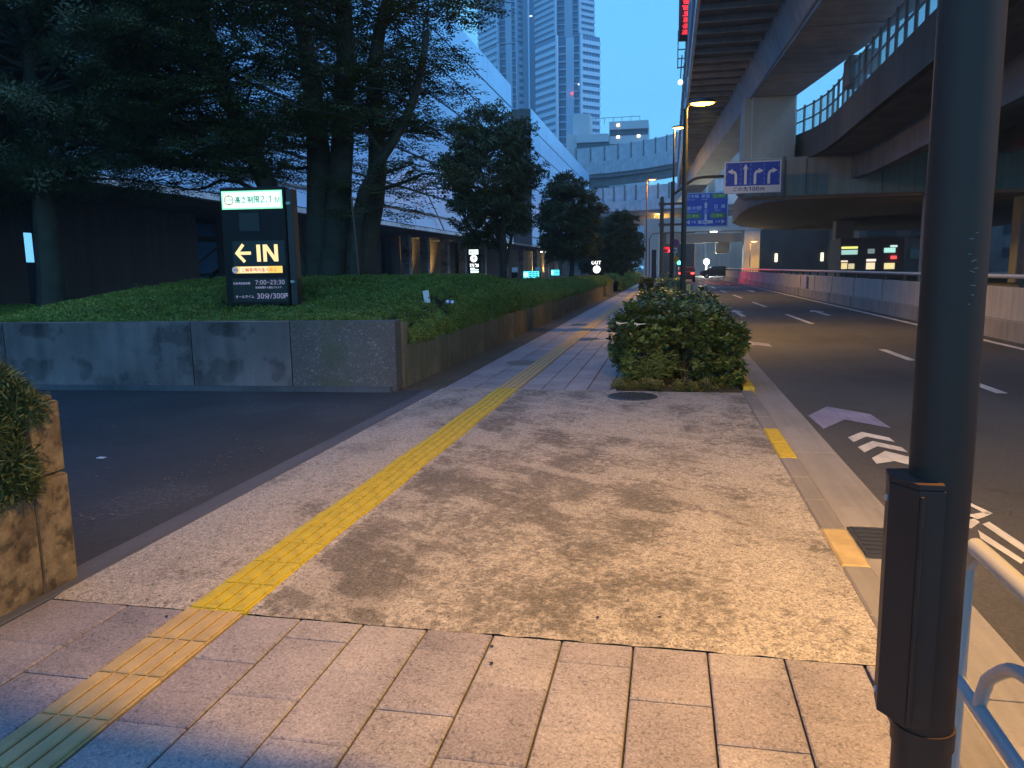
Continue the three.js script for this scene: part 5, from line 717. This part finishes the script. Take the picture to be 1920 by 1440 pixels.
solo('paper_scrap', rb(0.07, 0.006, 0.05, 0, 0, 0, 0.002), M.white, 'white scrap of paper lying on the dark driveway', 'litter', null, [-4.92, 0.0, -5.79]);
// tree stake and small things on the hedge
solo('tree_stake', rod([-6.05, 1.0, -14.6], [-6.42, 3.1, -15.2], 0.022, 8), M.rustPole, 'thin leaning stake in front of the large tree', 'stake');
{ const t = thing('plant_tag', 'small white marker tag leaning in the hedge right of the large tree', 'tag', [-3.83, 0.92, -12.05], 0.1); part(t, 'plate', rb(0.1, 0.2, 0.008, 0, 0.26, 0, 0.004).rotateZ(0.14), M.white); part(t, 'stake', rod([0.02, -0.1, -0.01], [-0.015, 0.2, -0.01], 0.006, 6), M.galv); part(t, 'print', rb(0.02, 0.03, 0.002, 0.005, 0.24, 0.006, 0.0005), M.black); }
{ const t = thing('drink_can', 'crumpled blue and white can lying in the hedge notch', 'litter', [-3.52, 1.08, -12.2], 0.3); part(t, 'body', cyl(0.033, 0.031, 0.12, 0, 0, 0, 14, { rz: 1.45 }), mat(0.62, 0.68, 0.85, 0.3, { metalness: 0.4 })); part(t, 'band', cyl(0.0335, 0.0335, 0.035, 0, 0, 0, 14, { rz: 1.45 }), mat(0.05, 0.1, 0.35, 0.4)); }
solo('paper_scrap', rb(0.16, 0.012, 0.1, 0, 0, 0, 0.003), M.white, 'white paper scrap on the hedge below the parking sign', 'litter', null, [-8.25, 1.17, -12.9]);

// ---------------------------------------------------------------- road signs
const bar = (x, a, b, w) => { x.lineWidth = w; x.beginPath(); x.moveTo(...a); x.lineTo(...b); x.stroke(); };
{
  const t = thing('lane_sign', 'blue overhead lane sign with four white arrows on a curved black arm', 'sign', [0.14, 0, -50]);
  part(t, 'post', cyl(0.14, 0.12, 6.7, 0, 3.35, 0, 16), M.blackPole); part(t, 'cap', cyl(0.15, 0.13, 0.12, 0, 6.75, 0, 16), M.blackPole);
  part(t, 'arm', tube([[0.0, 6.0, 0.05], [0.35, 6.25, 0.05], [1.2, 6.88, 0.05], [1.9, 7.0, 0.05], [3.2, 7.02, 0.05], [5.6, 7.02, 0.05]], 0.09, 10, 30), M.blackPole);
  part(t, 'board', rb(3.34, 1.9, 0.06, 4.72, 6.88, 0.2, 0.03), M.galv);
  const tx = canvasTex(1024, 580, (x, w, h) => {
    ink(x, '#d6d0d8'); x.fillRect(0, 0, w, h); ink(x, '#1c3fae'); x.fillRect(22, 18, w - 44, 428); ink(x, '#dcd8d8');
    const head = (cx, cy, a, s) => { x.save(); x.translate(cx, cy); x.rotate(a); x.beginPath(); x.moveTo(0, -s); x.lineTo(s * 0.8, s * 0.55); x.lineTo(-s * 0.8, s * 0.55); x.fill(); x.restore(); };
    const turn = (x0, d) => { x.lineWidth = 46; x.beginPath(); x.moveTo(x0, 420); x.lineTo(x0, 270); x.quadraticCurveTo(x0, 190, x0 + d * 62, 180); x.stroke(); head(x0 + d * 96, 178, d * Math.PI / 2, 62); };
    turn(208, -1); x.lineWidth = 46; bar(x, [382, 420], [382, 130], 46); head(382, 104, 0, 62); turn(556, 1); turn(806, 1);
    x.fillStyle = '#8fa0e0'; for (const X of [292, 472, 716]) for (const Y of [40, 120, 210, 300, 380]) x.fillRect(X, Y, 10, 46); for (const X of [40, 976]) for (const Y of [60, 200, 330]) x.fillRect(X, Y, 8, 50);
    ink(x, '#2b2a66'); text(x, 'この先100m', 150, 464, 84, { sx: 1.1, w: 0.12 });
  });
  part(t, 'sign_face', face(3.28, 1.86, 4.72, 6.88, 0.234), tmat(tx, 0.45));
}
{
  const t = thing('direction_sign', 'large blue direction sign with place names on a brown post', 'sign', [-0.75, 0, -75]);
  part(t, 'post', cyl(0.2, 0.18, 7.9, 0, 3.95, 0, 16), M.rustPole); for (const y of [7.4, 5.5]) { part(t, 'arm', rod([-0.3, y, 0], [3.4, y, 0.02], 0.11, 10), M.rustPole); part(t, 'collar', cyl(0.28, 0.28, 0.3, 0, y, 0, 14), M.rustPole); } part(t, 'post_cap', new THREE.SphereGeometry(0.19, 12, 8).translate(0, 7.92, 0), M.rustPole);
  part(t, 'board', rb(3.95, 3.1, 0.08, 4.0, 6.75, 0.25, 0.03), M.galv);
  const tx = canvasTex(1024, 812, (x, w, h) => {
    ink(x, '#c9cce6'); x.fillRect(0, 0, w, h); ink(x, '#2c52b6'); x.fillRect(14, 12, w - 28, h - 24); ink(x, '#cfd4ea');
    text(x, '日本橋', 44, 30, 92, { w: 0.11 }); text(x, '新宿', 400, 30, 92, { w: 0.11 }); x.fillStyle = '#cfd4ea'; x.font = 'bold 34px sans-serif'; x.fillText('Nihombashi', 48, 168); x.fillText('Shinjuku', 404, 168);
    x.fillStyle = '#4f8a3c'; x.fillRect(660, 26, 330, 110); ink(x, '#b9d69c'); x.lineWidth = 10; x.beginPath(); x.arc(722, 82, 40, 0, 7); x.stroke(); text(x, '4', 704, 58, 48); text(x, '環状', 790, 44, 72, { w: 0.12 });
    ink(x, '#e3d6dc'); x.lineWidth = 52; bar(x, [506, 760], [506, 500], 52); bar(x, [506, 370], [506, 270], 52); x.beginPath(); x.moveTo(506, 206); x.lineTo(460, 290); x.lineTo(552, 290); x.fill();
    ink(x, '#cfd4ea'); text(x, '東中野', 50, 310, 110, { sx: 1.05, w: 0.11 }); text(x, '目 黒', 690, 290, 96, { w: 0.11, sx: 1.2 }); x.font = 'bold 34px sans-serif'; x.fillText('Higashi-Nakano', 54, 460); x.fillText('Meguro', 730, 440); x.lineWidth = 8; x.beginPath(); x.arc(506, 440, 40, 0, 7); x.stroke(); text(x, '6', 490, 416, 46);
    for (const X of [50, 620]) { x.fillStyle = '#4f8a3c'; x.fillRect(X, 494, 350, 120); ink(x, '#b9d69c'); x.lineWidth = 10; x.beginPath(); x.arc(X + 62, 552, 42, 0, 7); x.stroke(); text(x, '2', X + 44, 528, 48); text(x, '環状', X + 130, 516, 78, { w: 0.12 }); }
    ink(x, '#e3d6dc'); for (const [X, d] of [[40, -1], [970, 1]]) { x.beginPath(); x.moveTo(X, 700); x.lineTo(X - d * 90, 646); x.lineTo(X - d * 90, 754); x.fill(); } x.fillRect(330, 664, 350, 76); ink(x, '#2c52b6'); text(x, '環状6', 390, 672, 58, { w: 0.12 }); ink(x, '#cfd4ea'); text(x, '方面', 160, 668, 60); text(x, '方面', 730, 668, 60);
  });
  part(t, 'sign_face', face(3.88, 3.04, 4.0, 6.75, 0.294), tmat(tx, 0.45));
}
{ // signals and small signs near the far end
  const t = thing('traffic_signal', 'traffic signal showing red near the brown post', 'signal', [0.0, 0, -80]); part(t, 'post', cyl(0.09, 0.08, 4.4, 0.35, 2.2, 0, 12), M.blackPole); part(t, 'housing', rb(1.1, 0.45, 0.25, -0.2, 3.2, 0.1, 0.06), M.darkConc); part(t, 'red_light', cyl(0.15, 0.15, 0.06, 0.1, 3.2, 0.24, 16, { rx: Math.PI / 2 }), glow(1, 0.05, 0.08, 5)); part(t, 'dark_lens', cyl(0.14, 0.14, 0.06, -0.24, 3.2, 0.24, 16, { rx: Math.PI / 2 }), M.black); part(t, 'dark_lens', cyl(0.14, 0.14, 0.06, -0.56, 3.2, 0.24, 16, { rx: Math.PI / 2 }), M.black); part(t, 'hood', rb(1.0, 0.1, 0.4, -0.2, 3.5, 0.25, 0.03), glow(0.6, 0.02, 0.05, 0.25));  // hood has a faint red glow of its own, standing for lamp spill
  const l = new THREE.PointLight(col(1, 0.05, 0.08), 12, 20, 2); l.position.set(0.1, 3.2, 0.5); l.castShadow = true; t.add(l);
  const g = thing('traffic_signal', 'traffic signal showing green beyond the lane sign post', 'signal', [1.3, 0, -109]); part(g, 'post', cyl(0.09, 0.08, 3.4, -0.6, 1.7, 0, 12), M.blackPole); part(g, 'housing', rb(1.2, 0.5, 0.25, 0, 2.1, 0, 0.06), M.darkConc); part(g, 'green_light', cyl(0.27, 0.27, 0.08, 0, 2.1, 0.16, 16, { rx: Math.PI / 2 }), glow(0.1, 1, 0.75, 4));
  const s = thing('sign_post', 'thin post carrying a red round sign, a white plate and a yellow triangle', 'sign', [0.42, 0, -60.4]); part(s, 'post', cyl(0.04, 0.04, 3.8, 0, 1.9, 0, 10), M.galv);
  const rt = canvasTex(128, 128, (x) => { ink(x, '#a0204a'); x.fillRect(0, 0, 128, 128); ink(x, '#30409a'); x.beginPath(); x.arc(64, 64, 42, 0, 7); x.fill(); x.strokeStyle = '#b02040'; x.lineWidth = 14; x.beginPath(); x.moveTo(34, 34); x.lineTo(94, 94); x.stroke(); }); const disc = new THREE.CircleGeometry(0.3, 28); disc.translate(0, 3.35, 0.06); part(s, 'round_plate', cyl(0.31, 0.31, 0.03, 0, 3.35, 0.04, 28, { rx: Math.PI / 2 }), M.galv); part(s, 'round_sign_face', disc, tmat(rt, 0.5));
  part(s, 'white_plate', rb(0.3, 0.34, 0.02, 0, 2.8, 0.05, 0.01), M.white); part(s, 'plate_print', rb(0.18, 0.2, 0.004, 0, 2.8, 0.063, 0.001), mat(0.15, 0.15, 0.2, 0.6)); const tri = new THREE.Shape([[0, 0.36], [0.34, 0], [0, -0.36], [-0.34, 0]].map((p) => new THREE.Vector2(...p))); part(s, 'yellow_plate', new THREE.ExtrudeGeometry(tri, { depth: 0.02, bevelEnabled: false }).translate(0, 2.1, 0.04), mat(0.65, 0.32, 0.02, 0.5)); part(s, 'mark', rb(0.05, 0.3, 0.004, 0, 2.12, 0.063, 0.001), M.black);
  const b = thing('utility_box', 'rusty dark box and thin frame beside the far footway', 'box', [-1.9, 0, -84]); part(b, 'body', rb(0.5, 3.4, 0.4, 0.3, 1.7, 0, 0.03), M.blackPole); part(b, 'upright', cyl(0.05, 0.05, 4.6, -0.2, 2.3, 0, 8), mat(0.35, 0.04, 0.05, 0.5)); part(b, 'hoop', tube([[-0.2, 4.5, 0], [0.1, 5.0, 0], [0.8, 5.1, 0], [1.6, 5.1, 0]], 0.04, 8, 16), M.rustPole);
}
// ---------------------------------------------------------------- cars
function car(name, label, pos, turn, paint, tail, scale = 1) {
  const t = thing(name, label, 'car', pos, turn); t.scale.setScalar(scale); // length along z, rear at +z
  const side = new THREE.Shape(); side.moveTo(-2.05, 0.32); side.lineTo(2.05, 0.32); side.quadraticCurveTo(2.12, 0.6, 2.04, 0.86); side.quadraticCurveTo(1.9, 0.98, 1.6, 1.0); side.quadraticCurveTo(1.2, 1.42, 0.7, 1.46); side.lineTo(-0.5, 1.45); side.quadraticCurveTo(-0.9, 1.38, -1.25, 0.98); side.quadraticCurveTo(-1.9, 0.92, -2.05, 0.72); side.lineTo(-2.05, 0.32);
  const g = new THREE.ExtrudeGeometry(side, { depth: 1.5, bevelEnabled: true, bevelSize: 0.07, bevelThickness: 0.08, bevelSegments: 3 }); g.translate(0, 0, -0.75); g.rotateY(-Math.PI / 2); part(t, 'body', g, paint);
  const rw = bx(1.3, 0.36, 0.03); rw.rotateX(-0.78); rw.translate(0, 1.22, 1.42); part(t, 'rear_window', rw, M.darkGlass); for (const s of [-1, 1]) part(t, 'side_window', bx(0.02, 0.32, 1.6, s * 0.84, 1.2, 0.1), M.darkGlass);
  for (const x of [-0.78, 0.78]) for (const z of [-1.3, 1.3]) { const w = part(t, 'wheel', cyl(0.31, 0.31, 0.2, x, 0.31, z, 18, { rz: Math.PI / 2 }), M.black); part(w, 'rim', cyl(0.19, 0.19, 0.21, x, 0.31, z, 12, { rz: Math.PI / 2 }), M.galv); }
  part(t, 'bumper', rb(1.6, 0.22, 0.12, 0, 0.46, 2.1, 0.05), paint); part(t, 'number_plate', bx(0.34, 0.17, 0.02, 0, 0.66, 2.13), M.white);
  for (const s of [-1, 1]) part(t, 'tail_light', rb(0.34, 0.24, 0.06, s * 0.6, 0.82, 2.1, 0.03), tail ? glow(1, 0.04, 0.03, 9) : mat(0.3, 0.01, 0.01, 0.3));
  return t;
}
{
  car('parked_car', 'red-lit car with glowing tail lights stopped near the crossing', [1.8, RY, -86.5], 0, mat(0.2, 0.02, 0.02, 0.3), true, 1.05);
  const l = new THREE.SpotLight(col(1, 0.04, 0.03), 300, 60, 0.3, 1, 2); l.position.set(2.4, 0.85, -84.1); l.target.position.set(6.45, 0.55, -73); l.castShadow = true; l.shadow.radius = 5; scene.add(l, l.target);
  car('parked_car', 'dark car crossing sideways in front of the bright flood light', [6.4, RY, -110], Math.PI / 2, mat(0.012, 0.013, 0.016, 0.25), false, 1.05);
}
// gum spots and grit on the paving, small litter on the driveway
{
  const r = rngOf(909), g = []; for (const [x, z] of [[-0.72, -3.0], [-0.69, -2.86], [-0.3, -3.35], [-0.02, -3.4]]) g.push(cyl(0.008, 0.008, 0.002, x, 0.008, z, 8));
  for (let k = 0; k < 46; k++) { const s = 0.003 + 0.006 * r() * r(); g.push(cyl(s, s, 0.0015, mix(-2.9, 0.8, r()), 0.0075, mix(-1.9, -9.5, r()), 7)); }
  const o = new THREE.Mesh(mergeGeometries(g), mat(0.03, 0.028, 0.03, 0.7)); o.name = 'gum_spots'; o.userData = { label: 'small dark gum spots on the paving', kind: 'stuff' }; scene.add(o);
  const h = []; for (let k = 0; k < 170; k++) { const s = 0.004 + 0.012 * r() * r(), q = k < 100; h.push(bx(s * 1.6, s * 0.4, s, q ? mix(-3.9, -3.22, r() * r()) : mix(-7, -3.4, r()), 0.0, q ? mix(-3.4, -6.5, r()) : mix(-3.6, -9.2, r()), r() * 3)); }
  const gr = new THREE.Mesh(mergeGeometries(h), mat(0.2, 0.18, 0.165, 0.9)); gr.name = 'grit'; gr.userData = { label: 'loose pale grit along the driveway edge', kind: 'stuff' }; scene.add(gr);
}
// evening haze that veils the towers
scene.fog = new THREE.FogExp2(col(0.55, 0.74, 1.0), 0.0007);
renderer.render(scene, camera);
